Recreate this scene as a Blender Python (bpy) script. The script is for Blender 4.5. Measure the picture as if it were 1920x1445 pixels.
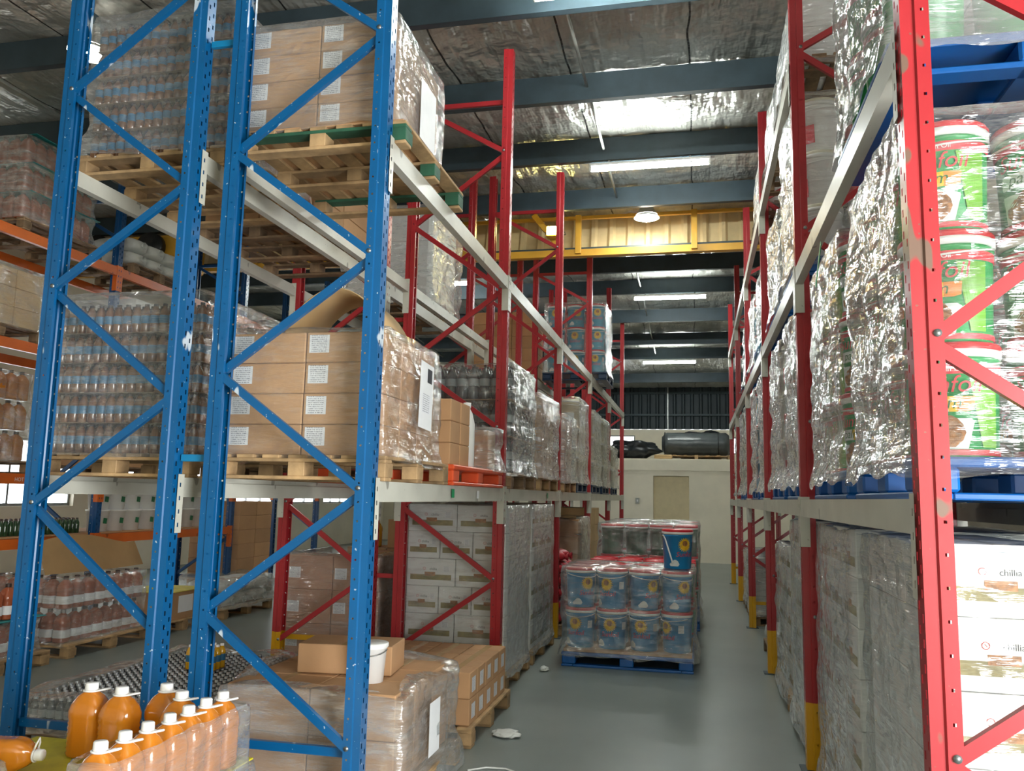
import bpy, bmesh, math, random
from mathutils import Vector, Matrix, noise, Euler
for o in list(bpy.data.objects): bpy.data.objects.remove(o)
S = bpy.context.scene
C = S.collection
R = random.Random(7)
# ------------------------------------------------------------------ camera
FPX, YAW, PITCH, ROLL, CAMH = 1551.92, .2216, .1324, .0221, 1.717
cam = bpy.data.cameras.new('camera'); cam.sensor_fit = 'HORIZONTAL'; cam.sensor_width = 36
cam.lens = FPX / 1920 * 36; cam.clip_start = .05; cam.clip_end = 200
co = bpy.data.objects.new('camera', cam); C.objects.link(co); S.camera = co
fw = Vector((-math.sin(YAW) * math.cos(PITCH), math.cos(YAW) * math.cos(PITCH), math.sin(PITCH)))
rt = Vector((math.cos(YAW), math.sin(YAW), 0)); up = rt.cross(fw)
r2 = rt * math.cos(ROLL) + up * math.sin(ROLL); u2 = up * math.cos(ROLL) - rt * math.sin(ROLL)
co.matrix_world = Matrix(((r2.x, u2.x, -fw.x, 0), (r2.y, u2.y, -fw.y, 0), (r2.z, u2.z, -fw.z, CAMH), (0, 0, 0, 1)))
# ------------------------------------------------------------------ world, daylight, exposure
W = bpy.data.worlds.new('world'); S.world = W; W.use_nodes = True
W.node_tree.nodes['Background'].inputs[0].default_value = (.93, .97, 1, 1)
W.node_tree.nodes['Background'].inputs[1].default_value = 3.0
S.view_settings.view_transform = 'Standard'; S.view_settings.look = 'None'
S.view_settings.gamma = 1; S.view_settings.use_curve_mapping = False; S.view_settings.exposure = 1.12
def area(name, loc, rot, sx, sy, e, col=(1, 1, 1)):
    l = bpy.data.lights.new(name, 'AREA'); l.shape = 'RECTANGLE'; l.size = sx; l.size_y = sy; l.energy = e; l.color = col
    o = bpy.data.objects.new(name, l); C.objects.link(o); o.location = loc; o.rotation_euler = rot; return o
area('daylight_side_door_offscreen', (3.58, -.7, 1.75), (0, math.pi / 2, 0), 3.2, 3.8, 380, (.97, .99, 1))
# ------------------------------------------------------------------ materials
MT = {}
def nt(name):
    m = bpy.data.materials.new(name); m.use_nodes = True; MT[name] = m
    n = m.node_tree; b = n.nodes['Principled BSDF']; return m, n, b
def srgb(h):
    h = h.lstrip('#'); c = [int(h[i:i + 2], 16) / 255 for i in (0, 2, 4)]
    return tuple((x / 12.92 if x <= .04045 else ((x + .055) / 1.055) ** 2.4) for x in c) + (1,)
def L(n, a, b): n.links.new(a, b)
def texco(n, scale=(1, 1, 1), kind='Object'):
    t = n.nodes.new('ShaderNodeTexCoord'); mp = n.nodes.new('ShaderNodeMapping')
    mp.inputs['Scale'].default_value = scale; L(n, t.outputs[kind], mp.inputs[0]); return mp.outputs[0]
def noi(n, vec, s, d=3, r=.5):
    x = n.nodes.new('ShaderNodeTexNoise'); x.inputs['Scale'].default_value = s; x.inputs['Detail'].default_value = d
    x.inputs['Roughness'].default_value = r; L(n, vec, x.inputs['Vector']); return x.outputs['Fac']
def ramp(n, f, a, b, ca=(0, 0, 0, 1), cb=(1, 1, 1, 1)):
    x = n.nodes.new('ShaderNodeValToRGB'); e = x.color_ramp.elements; e[0].position = a; e[1].position = b; e[0].color = ca; e[1].color = cb
    L(n, f, x.inputs[0]); return x.outputs[0]
def mixc(n, f, a, b, mode='MIX'):
    x = n.nodes.new('ShaderNodeMix'); x.data_type = 'RGBA'; x.blend_type = mode
    for s, v in ((0, f), (6, a), (7, b)):
        if hasattr(v, 'links'): L(n, v, x.inputs[s])
        else: x.inputs[s].default_value = v
    return x.outputs[2]
def math_(n, op, a, b=None):
    x = n.nodes.new('ShaderNodeMath'); x.operation = op
    for i, v in enumerate((a, b)):
        if v is None: continue
        if hasattr(v, 'links'): L(n, v, x.inputs[i])
        else: x.inputs[i].default_value = v
    return x.outputs[0]
def bump(n, b, h, st, dist=.01):
    x = n.nodes.new('ShaderNodeBump'); x.inputs['Strength'].default_value = st; x.inputs['Distance'].default_value = dist
    L(n, h, x.inputs['Height']); L(n, x.outputs[0], b.inputs['Normal'])
def mat(name, col, rough=.5, metal=0, var=.12, vs=6, stretch=(1, 1, 1), bp=0, bs=40, rnd=0, spec=.5, coat=0):
    m, n, b = nt(name); c = srgb(col) if isinstance(col, str) else col
    v = texco(n, stretch); f = noi(n, v, vs, 4, .6)
    dark = tuple(x * (1 - var * 1.6) for x in c[:3]) + (1,); lite = tuple(min(1, x * (1 + var)) for x in c[:3]) + (1,)
    o = ramp(n, f, .3, .7, dark, lite)
    if rnd:
        oi = n.nodes.new('ShaderNodeObjectInfo'); mr = n.nodes.new('ShaderNodeMapRange')
        mr.inputs[3].default_value = 1 - rnd; mr.inputs[4].default_value = 1 + rnd; L(n, oi.outputs['Random'], mr.inputs[0])
        hs = n.nodes.new('ShaderNodeHueSaturation'); L(n, mr.outputs[0], hs.inputs['Value']); L(n, o, hs.inputs['Color']); o = hs.outputs[0]
    L(n, o, b.inputs['Base Color'])
    b.inputs['Roughness'].default_value = rough; b.inputs['Metallic'].default_value = metal
    b.inputs['Specular IOR Level'].default_value = spec; b.inputs['Coat Weight'].default_value = coat
    if bp: bump(n, b, noi(n, v, bs, 3), bp, .004)
    return m
def paint(name, col, low=None, lowz=.42, wear=.0, wearcol='#7a6a5a', rough=.32):
    m, n, b = nt(name); v = texco(n); c = srgb(col)
    f = noi(n, v, 3, 4); o = ramp(n, f, .3, .75, tuple(x * .8 for x in c[:3]) + (1,), c)
    if low:
        sp = n.nodes.new('ShaderNodeSeparateXYZ'); L(n, texco(n), sp.inputs[0])
        f2 = math_(n, 'LESS_THAN', math_(n, 'ADD', sp.outputs[2], math_(n, 'MULTIPLY', noi(n, v, 9), .05)), lowz + .025)
        o = mixc(n, f2, o, srgb(low))
    if wear:
        w = texco(n, (1, 1, .45)); f3 = ramp(n, noi(n, w, 7.5, 2), .66 - wear, .685 - wear)
        f4 = ramp(n, noi(n, v, 55, 1), .745, .765)
        o = mixc(n, math_(n, 'MAXIMUM', f3, math_(n, 'MULTIPLY', f4, .7)), o, srgb(wearcol))
    L(n, o, b.inputs['Base Color']); b.inputs['Roughness'].default_value = rough
    bump(n, b, noi(n, v, 70, 2), .06, .002); return m
paint('blue_paint', '#045a90', wear=-.03, wearcol='#b9c4cc')
paint('navy_paint', '#0a4a82'); paint('red_paint', '#ab2a30', '#d09a12', .42); paint('red_brace', '#ab2a30')
paint('red_worn', '#ab2a30', wear=.035, wearcol='#6d5548'); paint('yellow_paint', '#d9a21c'); paint('spacer_teal', '#127fb0')
paint('beam_white', '#c9c8bb', wear=-.03, wearcol='#8d8b80', rough=.38); paint('beam_orange', '#dd6a22', wear=-.03, wearcol='#9a4a1c')
paint('crane_yellow', '#e2ac3c', rough=.4); mat('steel', '#8c8f8e', .35, .8); mat('steel_dark', '#3b4a50', .5, .2, .15)
mat('purlin_grey', '#35444c', .5, .1, .15, 3); mat('conduit', '#a9aca6', .4, .3)
mat('wood', '#a98a62', .75, 0, .28, 5, (1, 1, 1), .4, 60, .28); mat('wood_dark', '#8a7156', .8, 0, .3, 6, (1, 1, 1), .4, 60, .3)
mat('wood_green', '#27563f', .7, 0, .2, 6); mat('card', '#b98f66', .8, 0, .06, 3, (1, 1, 1), .12, 120, .1); mat('card_light', '#c9a878', .8, 0, .06, 3)
mat('card_red', '#b08468', .8, 0, .08, 3, (1, 1, 1), .12, 120, .12); mat('carton_white', '#dcdcda', .55, 0, .03, 3, (1, 1, 1), .08, 90, .04)
mat('tape', '#c2a06e', .25, 0, .05); mat('tape_clear', '#e6e2d8', .2, 0, .02); mat('paper', '#e9eaea', .6, 0, .03); mat('ink', '#33343a', .6, 0, 0)
mat('olive', '#8f8353', .6, 0, .25, 18); mat('food', '#a9713f', .6, 0, .4, 40); mat('ink_red', '#c2332f', .55, 0, .05)
mat('pl_blue', '#0c5aa2', .38, 0, .1, 4); mat('pl_navy', '#13304f', .4, 0, .1, 4); mat('pl_orange', '#d9542a', .42, 0, .12, 5); mat('pl_black', '#24282b', .4, 0, .1)
mat('b_green', '#14964a', .28, 0, .15, 2); mat('b_blue', '#168fd0', .28, 0, .1, 2); mat('b_cream', '#dcd3b4', .35, 0, .06, 2); mat('b_white', '#e4e4e0', .3, 0, .03)
mat('b_sky', '#4aa9c9', .3, 0, .1, 2); mat('b_orange', '#d98a3c', .3, 0, .12, 2); mat('b_dark', '#1f6a44', .35, 0, .15, 2)
mat('lid_red', '#c9222e', .3, 0, .06); mat('lid_cream', '#e3dcc4', .32, 0, .04); mat('sun_yellow', '#edbf22', .4, 0, .12, 20); mat('print_red', '#d43a44', .45, 0, .04)
mat('print_green', '#1d6b2c', .45, 0, .05); mat('print_orange', '#ee8f3a', .45, 0, .08); mat('napkin', '#dfe4e2', .5, 0, .05); mat('lime', '#6fae35', .35, 0, .1, 3)
mat('juice', '#c8781c', .14, 0, .06, 3, spec=.6, coat=.6); mat('juice_red', '#a5583a', .2, 0, .12, 4, coat=.4); mat('juice_small', '#7a4e2c', .12, 0, .3, 9, spec=.7, coat=.6)
mat('juice_yellow', '#d9a41e', .14, 0, .1, 4, coat=.5); mat('cola', '#333c43', .12, 0, .2, 5, spec=.7, coat=.7); mat('bottle_green', '#2b4a2e', .15, 0, .2, 5, coat=.5)
mat('cap_white', '#ecebe8', .4, 0, .02); mat('cap_dark', '#3c2c26', .45, 0, .05); mat('cap_silver', '#b9bdc1', .25, .6, .05); mat('lab_blue', '#2f6f93', .4, 0, .15, 9)
mat('lab_grey', '#8d9698', .45, 0, .08); mat('sheet_teal', '#1f8f92', .5, 0, .1); mat('sheet_yellow', '#cfc32a', .5, 0, .15); mat('sack_red', '#b32a34', .4, 0, .25, 14, (1, 1, 1), .6, 55)
mat('wall_white', '#efe8d4', .7, 0, .05, 1.2, (1, 1, 1), .1, 25); mat('door_cream', '#d8c9a2', .5, 0, .04); mat('dark_sheet', '#27343a', .5, .2, .15, 1.5); mat('bulk_sheet', '#d8c294', .5, .0, .12, 2)
mat('tarp_black', '#1a1f23', .35, 0, .2, 5, (1, 1, 1), .6, 12); mat('bag_white', '#d9dcd8', .35, 0, .08, 8, (1, 1, 1), .7, 25); mat('pipe_blue', '#1c93cf', .35); mat('strap_green', '#12955c', .4)
m, n, b = nt('print_lines')        # flat print: rows of small type on a white label
v = texco(n, (1, 1, 1), 'Generated'); sp = n.nodes.new('ShaderNodeSeparateXYZ'); L(n, v, sp.inputs[0])
rows = math_(n, 'GREATER_THAN', math_(n, 'FRACT', math_(n, 'MULTIPLY', sp.outputs[2], 9.0)), .55)
wd = math_(n, 'GREATER_THAN', noi(n, texco(n, (26, 26, 9), 'Generated'), 1, 0), .47)
ins = math_(n, 'MULTIPLY', math_(n, 'GREATER_THAN', sp.outputs[0], .1), math_(n, 'LESS_THAN', sp.outputs[0], .88))
fac = math_(n, 'MULTIPLY', math_(n, 'MULTIPLY', rows, wd), ins)
L(n, mixc(n, math_(n, 'MULTIPLY', fac, .75), srgb('#e4e5e8'), srgb('#5a5c68')), b.inputs['Base Color']); b.inputs['Roughness'].default_value = .5
m, n, b = nt('concrete')
v = texco(n); f = noi(n, v, .6, 4, .55); o = ramp(n, f, .3, .7, srgb('#727c79'), srgb('#868f8b'))
L(n, o, b.inputs['Base Color']); b.inputs['Roughness'].default_value = .33
m, n, b = nt('foil')
v = texco(n); f = noi(n, texco(n, (1.6, .5, 1)), 1.4, 3); o = ramp(n, f, .3, .7, srgb('#b0b0a8'), srgb('#d6d6ce'))
sp = n.nodes.new('ShaderNodeSeparateXYZ'); L(n, v, sp.inputs[0]); sx = math_(n, 'ADD', sp.outputs[0], math_(n, 'MULTIPLY', noi(n, texco(n, (1, .6, 1)), 1.5, 2), .12))
seam = math_(n, 'LESS_THAN', math_(n, 'FRACT', math_(n, 'MULTIPLY', sx, .8)), .016); o = mixc(n, seam, o, srgb('#3c3c38')); L(n, o, b.inputs['Base Color'])
b.inputs['Metallic'].default_value = .6; b.inputs['Roughness'].default_value = .3
w1 = noi(n, texco(n, (2.6, .55, 1)), 1.7, 3, .5); w2 = noi(n, texco(n, (1.2, 1.6, 1)), 2.6, 3, .55); bump(n, b, math_(n, 'ADD', w1, math_(n, 'MULTIPLY', w2, .55)), .8, .16)
def film(name, haze, streak, grey=.5, cut=.5, edge=.6, bst=.9, pw=2.4, gh=.0):
    m, n, b = nt(name); out = n.nodes['Material Output']; n.nodes.remove(b)
    tr = n.nodes.new('ShaderNodeBsdfTransparent'); tr.inputs[0].default_value = (.93, .945, .94, 1)
    gs = n.nodes.new('ShaderNodeBsdfGlossy'); gs.inputs['Color'].default_value = (1, 1, 1, 1); gs.inputs['Roughness'].default_value = .10
    df = n.nodes.new('ShaderNodeBsdfDiffuse'); df.inputs['Color'].default_value = (grey, grey * 1.02, grey * 1.01, 1)
    vo = n.nodes.new('ShaderNodeTexVoronoi'); vo.inputs['Scale'].default_value = 3.2; vo.inputs['Randomness'].default_value = 1
    base = texco(n, (1.6, 1.6, 3.6)); wob = n.nodes.new('ShaderNodeTexNoise'); wob.inputs['Scale'].default_value = 1.8; L(n, base, wob.inputs['Vector'])
    va = n.nodes.new('ShaderNodeVectorMath'); va.operation = 'MULTIPLY_ADD'; L(n, wob.outputs['Color'], va.inputs[0]); va.inputs[1].default_value = (1.1, 1.1, 1.1); L(n, base, va.inputs[2]); L(n, va.outputs[0], vo.inputs['Vector'])
    w1 = noi(n, texco(n, (1.2, 1.2, 12)), 2.0, 4, .6); w2 = noi(n, texco(n, (2, 2, 2)), 1.7, 2, .5)
    h = math_(n, 'ADD', math_(n, 'MULTIPLY', vo.outputs['Distance'], .45), math_(n, 'ADD', math_(n, 'MULTIPLY', w1, .55), w2)); bp = n.nodes.new('ShaderNodeBump'); bp.inputs['Strength'].default_value = bst; bp.inputs['Distance'].default_value = .06; L(n, h, bp.inputs['Height'])
    L(n, bp.outputs[0], gs.inputs['Normal'])
    lw = n.nodes.new('ShaderNodeLayerWeight'); lw.inputs[0].default_value = .5; L(n, bp.outputs[0], lw.inputs['Normal'])
    lg = n.nodes.new('ShaderNodeLayerWeight'); lg.inputs[0].default_value = .5
    s = ramp(n, noi(n, texco(n, (1.1, 1.1, 6)), 2.6, 4, .7), cut, cut + .2); fc = math_(n, 'POWER', lw.outputs['Facing'], pw)
    m1 = n.nodes.new('ShaderNodeMixShader'); L(n, math_(n, 'MINIMUM', math_(n, 'ADD', math_(n, 'ADD', haze, math_(n, 'MULTIPLY', s, streak)), math_(n, 'MULTIPLY', math_(n, 'POWER', lg.outputs['Facing'], pw), gh)), .95), m1.inputs[0]); L(n, tr.outputs[0], m1.inputs[1]); L(n, df.outputs[0], m1.inputs[2])
    g = math_(n, 'MINIMUM', math_(n, 'ADD', math_(n, 'ADD', .07, math_(n, 'MULTIPLY', s, streak * .5)), math_(n, 'MULTIPLY', fc, edge)), .9)
    m2 = n.nodes.new('ShaderNodeMixShader'); L(n, g, m2.inputs[0]); L(n, m1.outputs[0], m2.inputs[1]); L(n, gs.outputs[0], m2.inputs[2]); L(n, m2.outputs[0], out.inputs[0])
film('film', .09, .18, .68, .5, .65, .9, 2.0, .3); film('film_thin', .05, .12, .68); film('film_dense', .28, .26, .68); film('film_bright', .02, .12, .68, .52, .7, .8, 1.7, .8); film('film_milky', .16, .26, .68, .44)
def emis(name, col, s):
    m, n, b = nt(name); b.inputs['Emission Color'].default_value = col + (1,); b.inputs['Emission Strength'].default_value = s; b.inputs['Base Color'].default_value = (.8, .8, .8, 1)
emis('tube_glow', (.93, 1, .96), 92); emis('led_glow', (1, .99, .9), 60); emis('flood_glow', (1, .86, .3), 45)
m, n, b = nt('glass'); b.inputs['Transmission Weight'].default_value = 1; b.inputs['Roughness'].default_value = .02; b.inputs['IOR'].default_value = 1.05
# ------------------------------------------------------------------ helpers
MC = {}
def finish(key, bm, mats, smooth=False):
    me = bpy.data.meshes.new(key); bmesh.ops.recalc_face_normals(bm, faces=bm.faces[:]); bm.to_mesh(me); bm.free()
    for x in ([mats] if isinstance(mats, str) else mats): me.materials.append(MT[x])
    if smooth:
        for p in me.polygons: p.use_smooth = True
    return me
def addbox(bm, x0, x1, y0, y1, z0, z1, mi=0):
    v = [bm.verts.new(p) for p in ((x0, y0, z0), (x1, y0, z0), (x1, y1, z0), (x0, y1, z0), (x0, y0, z1), (x1, y0, z1), (x1, y1, z1), (x0, y1, z1))]
    fs = [bm.faces.new([v[i] for i in q]) for q in ((3, 2, 1, 0), (4, 5, 6, 7), (0, 1, 5, 4), (1, 2, 6, 5), (2, 3, 7, 6), (3, 0, 4, 7))]
    for f in fs: f.material_index = mi
    return fs
def box(lx, ly, lz, m, bev=.003):
    """bevelled block, origin at the middle of its base"""
    k = ('box', round(lx, 4), round(ly, 4), round(lz, 4), m, bev)
    if k not in MC:
        bm = bmesh.new(); addbox(bm, -lx / 2, lx / 2, -ly / 2, ly / 2, 0, lz)
        if bev: bmesh.ops.bevel(bm, geom=bm.edges[:], offset=min(bev, .3 * min(lx, ly, lz)), segments=1, affect='EDGES')
        MC[k] = finish('block', bm, m)
    return MC[k]
def lathe_into(bm, prof, n=16, mi=0, ctr=(0, 0), sq=0):
    rings = []
    for r, z in prof:
        if r < 1e-5: rings.append([bm.verts.new((ctr[0], ctr[1], z))])
        else:
            rg = []
            for i in range(n):
                a = 2 * math.pi * i / n; k = 1 + sq * (abs(math.sin(2 * a)) - .5) * .2
                rg.append(bm.verts.new((ctr[0] + r * k * math.cos(a), ctr[1] + r * k * math.sin(a), z)))
            rings.append(rg)
    for a, b in zip(rings, rings[1:]):
        for i in range(n):
            j = (i + 1) % n
            if len(a) == 1 and len(b) == 1: continue
            q = [a[0], b[j], b[i]] if len(a) == 1 else ([a[i], a[j], b[0]] if len(b) == 1 else [a[i], a[j], b[j], b[i]])
            bm.faces.new(q).material_index = mi
def lathe(key, prof, m, n=16, sq=0):
    if key not in MC:
        bm = bmesh.new(); lathe_into(bm, prof, n, 0, (0, 0), sq); MC[key] = finish('turned', bm, m, True)
    return MC[key]
def tube_into(bm, pts, r, n=6, mi=0):
    pts = [Vector(p) for p in pts]; rings = []
    for i, p in enumerate(pts):
        t = (pts[min(i + 1, len(pts) - 1)] - pts[max(i - 1, 0)]).normalized(); a = t.orthogonal().normalized()
        if i and rings:
            a = (pa - t * pa.dot(t)).normalized()
        pa = a; b = t.cross(a)
        rings.append([bm.verts.new(p + a * r * math.cos(2 * math.pi * k / n) + b * r * math.sin(2 * math.pi * k / n)) for k in range(n)])
    for x, y in zip(rings, rings[1:]):
        for k in range(n): bm.faces.new((x[k], x[(k + 1) % n], y[(k + 1) % n], y[k])).material_index = mi
    bm.faces.new(rings[0][::-1]); bm.faces.new(rings[-1])
def tube(key, pts, r, m, n=6):
    if key not in MC:
        bm = bmesh.new(); tube_into(bm, pts, r, n); MC[key] = finish('tube', bm, m, True)
    return MC[key]
def put(name, me, loc=(0, 0, 0), parent=None, rot=(0, 0, 0), scale=None):
    o = bpy.data.objects.new(name, me); C.objects.link(o); o.location = loc; o.rotation_euler = rot
    if scale: o.scale = scale
    if parent: o.parent = parent
    return o
def tag(o, label=None, cat=None, group=None, kind=None):
    if label: o['label'] = label
    if cat: o['category'] = cat
    if group: o['group'] = group
    if kind: o['kind'] = kind
    return o
ORD = ['first', 'second', 'third', 'fourth', 'fifth', 'sixth', 'seventh', 'eighth', 'ninth']
def layer_word(k, n): return 'bottom layer' if k == 0 and n > 1 else 'top layer' if k == n - 1 and n > 1 else ORD[k] + ' layer up' if n > 1 else ''
def comp(label, *ex):
    for e in ex:
        if e and len((label + ' ' + e).split()) <= 16: label += ', ' + e
    return label
def thing(name, loc, label, cat, group=None, rz=0): return tag(put(name, None, loc, None, (0, 0, rz)), label, cat, group)
def struct(name, me, loc=(0, 0, 0), parent=None): return tag(put(name, me, loc, parent), kind='structure')
def text(s, size, m, shear=0):
    k = ('text', s, size, m, shear)
    if k not in MC:
        cu = bpy.data.curves.new('lettering', 'FONT'); cu.body = s; cu.size = size; cu.shear = shear; cu.align_x = 'CENTER'; cu.align_y = 'CENTER'; cu.resolution_u = 3
        o = bpy.data.objects.new('lettering', cu); C.objects.link(o); bpy.context.view_layer.update()
        me = bpy.data.meshes.new_from_object(o.evaluated_get(bpy.context.evaluated_depsgraph_get()))
        bpy.data.objects.remove(o); me.materials.clear(); me.materials.append(MT[m]); MC[k] = me
    return MC[k]
def flat_text(s, size, m, shear=0):
    """lettering standing upright, facing -Y"""
    k = ('ftext', s, size, m, shear)
    if k not in MC:
        me = text(s, size, m, shear).copy()
        for v in me.vertices: v.co = (v.co.x, 0, v.co.y)
        MC[k] = me
    return MC[k]
def bent(key, me, rf, a0, z0):
    """wrap a flat XY mesh onto a cone of radius rf(z), centred at angle a0 (0 faces -Y)"""
    if key not in MC:
        c = me.copy()
        for v in c.vertices:
            z = z0 + v.co.y; r = rf(z); a = a0 + v.co.x / r; v.co = (r * math.sin(a), -r * math.cos(a), z)
        MC[key] = c
    return MC[key]
def patch(key, poly, m, nx=10):
    """flat XY print patch: rows of (x0, x1, y) swept into a fine grid"""
    if key not in MC:
        bm = bmesh.new(); prev = None
        for x0, x1, y in poly:
            row = [bm.verts.new((x0 + (x1 - x0) * i / nx, y, 0)) for i in range(nx + 1)]
            if prev:
                for i in range(nx): bm.faces.new((prev[i], prev[i + 1], row[i + 1], row[i]))
            prev = row
        MC[key] = finish('print', bm, m)
    return MC[key]
def band(key, rf, z0, z1, m, n=24):
    if key not in MC: return lathe(key, [(rf(z0), z0), (rf(z1), z1)], m, n)
    return MC[key]
# ------------------------------------------------------------------ setting: shell of the hall
XW0, XW1, YW0, YW1 = -11.5, 3.3, -4.0, 29.6
def roofz(y): return 6.27 if y < 17 else 6.27 - .05 * (y - 17)
PUR = [-3.4, -1.72, -.04, 1.64, 3.32, 5.0, 6.68, 8.36, 10.0, 11.74, 15.3, 17.0, 19.3, 21.6, 23.35, 26.9]
def plane(name, pts, m):
    bm = bmesh.new(); bm.faces.new([bm.verts.new(p) for p in pts]); return finish(name, bm, m)
bm = bmesh.new(); addbox(bm, XW0 - .3, XW1 + .3, YW0 - .3, YW1 + .3, -.2, 0); struct('floor', finish('floor', bm, 'concrete'))
bm = bmesh.new()
nx, ny = 130, 260; g = []
for j in range(ny + 1):
    y = YW0 + (YW1 - YW0) * j / ny; lo = max([p for p in PUR if p <= y] + [YW0]); hi = min([p for p in PUR if p > y] + [YW1])
    t = math.sin(math.pi * (y - lo) / max(.1, hi - lo)); row = []
    for i in range(nx + 1):
        x = XW0 + (XW1 - XW0) * i / nx; seam = abs(((x + .3) / 1.25) % 1 - .5) * 2
        z = roofz(y) - .05 * t * (.4 + seam) - .05 * t * noise.noise((x * 1.3, y * .8, 0)) - .02 * noise.noise((x * 5, y * 2.2, 3))
        row.append(bm.verts.new((x, y, z)))
    g.append(row)
for j in range(ny):
    for i in range(nx): bm.faces.new((g[j][i], g[j][i + 1], g[j + 1][i + 1], g[j + 1][i]))
ceil = struct('ceiling', finish('ceiling', bm, 'foil', True))
bm = bmesh.new()
for a, b_ in ((YW0, 17), (17, YW1)):
    za, zb = roofz(a) + .12, roofz(b_) + .12
    q = [bm.verts.new(p) for p in ((XW0 - .3, a, za), (XW1 + .3, a, za), (XW1 + .3, b_, zb), (XW0 - .3, b_, zb))]; bm.faces.new(q)
put('roof_sheet', finish('roof', bm, 'dark_sheet'), (0, 0, 0), ceil)
def purlin_mesh():
    if 'purlin' not in MC:
        bm = bmesh.new(); x0, x1 = XW0, XW1
        addbox(bm, x0, x1, -.004, .004, 0, .30); addbox(bm, x0, x1, 0, .075, 0, .006); addbox(bm, x0, x1, 0, .075, .294, .30); addbox(bm, x0, x1, .069, .075, 0, .03)
        MC['purlin'] = finish('purlin', bm, 'purlin_grey')
    return MC['purlin']
for y in PUR: put('purlin', purlin_mesh(), (0, y, roofz(y) - .32), ceil)
for x in (-1.13, -7.4):
    for a, b_ in zip(PUR, PUR[1:]):
        if b_ - a < 3: put('sag_rod', tube(('rod', round(b_ - a, 3), a > 16), [(0, 0, 0), (0, b_ - a, roofz(b_) - roofz(a))], .017, 'conduit', 8), (x, a, roofz(a) - .17), ceil)
# walls
def wall_with_holes(name, axis, pos, a0, a1, z1, holes, thick, m, out):
    """rectangular wall on x=pos or y=pos with rectangular openings (a0,a1,z0,z1)"""
    bm = bmesh.new(); xs = sorted({a0, a1, *[h[0] for h in holes], *[h[1] for h in holes]}); zs = sorted({0, z1, *[h[2] for h in holes], *[h[3] for h in holes]})
    for i in range(len(xs) - 1):
        for k in range(len(zs) - 1):
            cx, cz = (xs[i] + xs[i + 1]) / 2, (zs[k] + zs[k + 1]) / 2
            if any(h[0] < cx < h[1] and h[2] < cz < h[3] for h in holes): continue
            p0, p1 = sorted((pos, pos + thick * out))
            if axis == 'x': addbox(bm, p0, p1, xs[i], xs[i + 1], zs[k], zs[k + 1])
            else: addbox(bm, xs[i], xs[i + 1], p0, p1, zs[k], zs[k + 1])
    bmesh.ops.remove_doubles(bm, verts=bm.verts[:], dist=1e-4)
    return struct(name, finish(name, bm, m))
def cladding(x0, x1, z0, z1, m, pitch=.19, d=.035, curve=0, rows=1):
    k = ('clad', x0, x1, z0, z1, m, pitch, curve)
    if k not in MC:
        bm = bmesh.new(); prof = []; x = x0
        while x < x1: prof += [(x, 0), (x + pitch * .55, 0), (x + pitch * .68, -d), (x + pitch * .87, -d)]; x += pitch
        g = []
        for r in range(rows + 1):
            t = r / rows; off = curve * (1 - t) ** 2
            g.append([bm.verts.new((px, py + off, z0 + (z1 - z0) * t)) for px, py in prof])
        for a, b_ in zip(g, g[1:]):
            for i in range(len(prof) - 1): bm.faces.new((a[i], a[i + 1], b_[i + 1], b_[i]))
        MC[k] = finish('cladding', bm, m)
    return MC[k]
wl = wall_with_holes('wall_left', 'x', XW0, YW0, YW1, 6.4, [(6.2 + 2.6 * i, 8.4 + 2.6 * i, 1.35, 2.55) for i in range(8)], .25, 'wall_white', -1)
wn = 0
def window(axis, pos, a0, a1, z0, z1, panes):
    global wn; wn += 1
    c = (a0 + a1) / 2; w = a1 - a0; h = z1 - z0; bm = bmesh.new(); t = .05
    def bx(u0, u1, v0, v1, d=.03):
        if axis == 'x': addbox(bm, -d, d, u0, u1, v0, v1)
        else: addbox(bm, u0, u1, -d, d, v0, v1)
    bx(-w / 2, w / 2, 0, t); bx(-w / 2, w / 2, h - t, h); bx(-w / 2, -w / 2 + t, t, h - t); bx(w / 2 - t, w / 2, t, h - t)
    for i in range(1, panes): u = -w / 2 + w * i / panes; bx(u - .02, u + .02, t, h - t)
    loc = (pos, c, z0) if axis == 'x' else (c, pos, z0); o = struct('window_%d' % wn, finish('frame', bm, 'steel'), loc)
    for i in range(panes):
        u = -w / 2 + w * (i + .5) / panes; pw = w / panes - .06
        me = box(.006, pw, h - 2 * t, 'glass', 0) if axis == 'x' else box(pw, .006, h - 2 * t, 'glass', 0)
        put('pane', me, (0, u, t) if axis == 'x' else (u, 0, t), o)
for i in range(8): window('x', XW0 - .12, 6.2 + 2.6 * i, 8.4 + 2.6 * i, 1.35, 2.55, 3)
wr = wall_with_holes('wall_right', 'x', XW1, YW0, YW1, 6.4, [(-2.6, 1.2, 0, 3.35)], .25, 'wall_white', 1)
wf = wall_with_holes('wall_front', 'y', YW0, XW0, XW1, 6.4, [], .25, 'wall_white', -1)
wb = wall_with_holes('wall_back', 'y', YW1, XW0, XW1, 4.15, [(-4.1, -2.15, 3.35, 3.95), (.95, 2.3, 3.3, 3.9)], .25, 'wall_white', 1)
window('y', YW1 + .12, -4.1, -2.15, 3.35, 3.95, 2); window('y', YW1 + .12, .95, 2.3, 3.3, 3.9, 2)
put('cladding', cladding(XW0, XW1, 4.15, 5.75, 'dark_sheet', .3, .05), (0, YW1 - .02, 0), wb)
put('girt', box(XW1 - XW0, .06, .07, 'steel_dark'), ((XW0 + XW1) / 2, YW1 - .12, 4.62), wb); put('girt', box(XW1 - XW0, .06, .07, 'steel_dark'), ((XW0 + XW1) / 2, YW1 - .12, 5.4), wb)
for x in (-7, -1.0, 2.9): put('wall_post', box(.05, .06, 1.6, 'steel'), (x, YW1 - .17, 4.15), wb)
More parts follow.
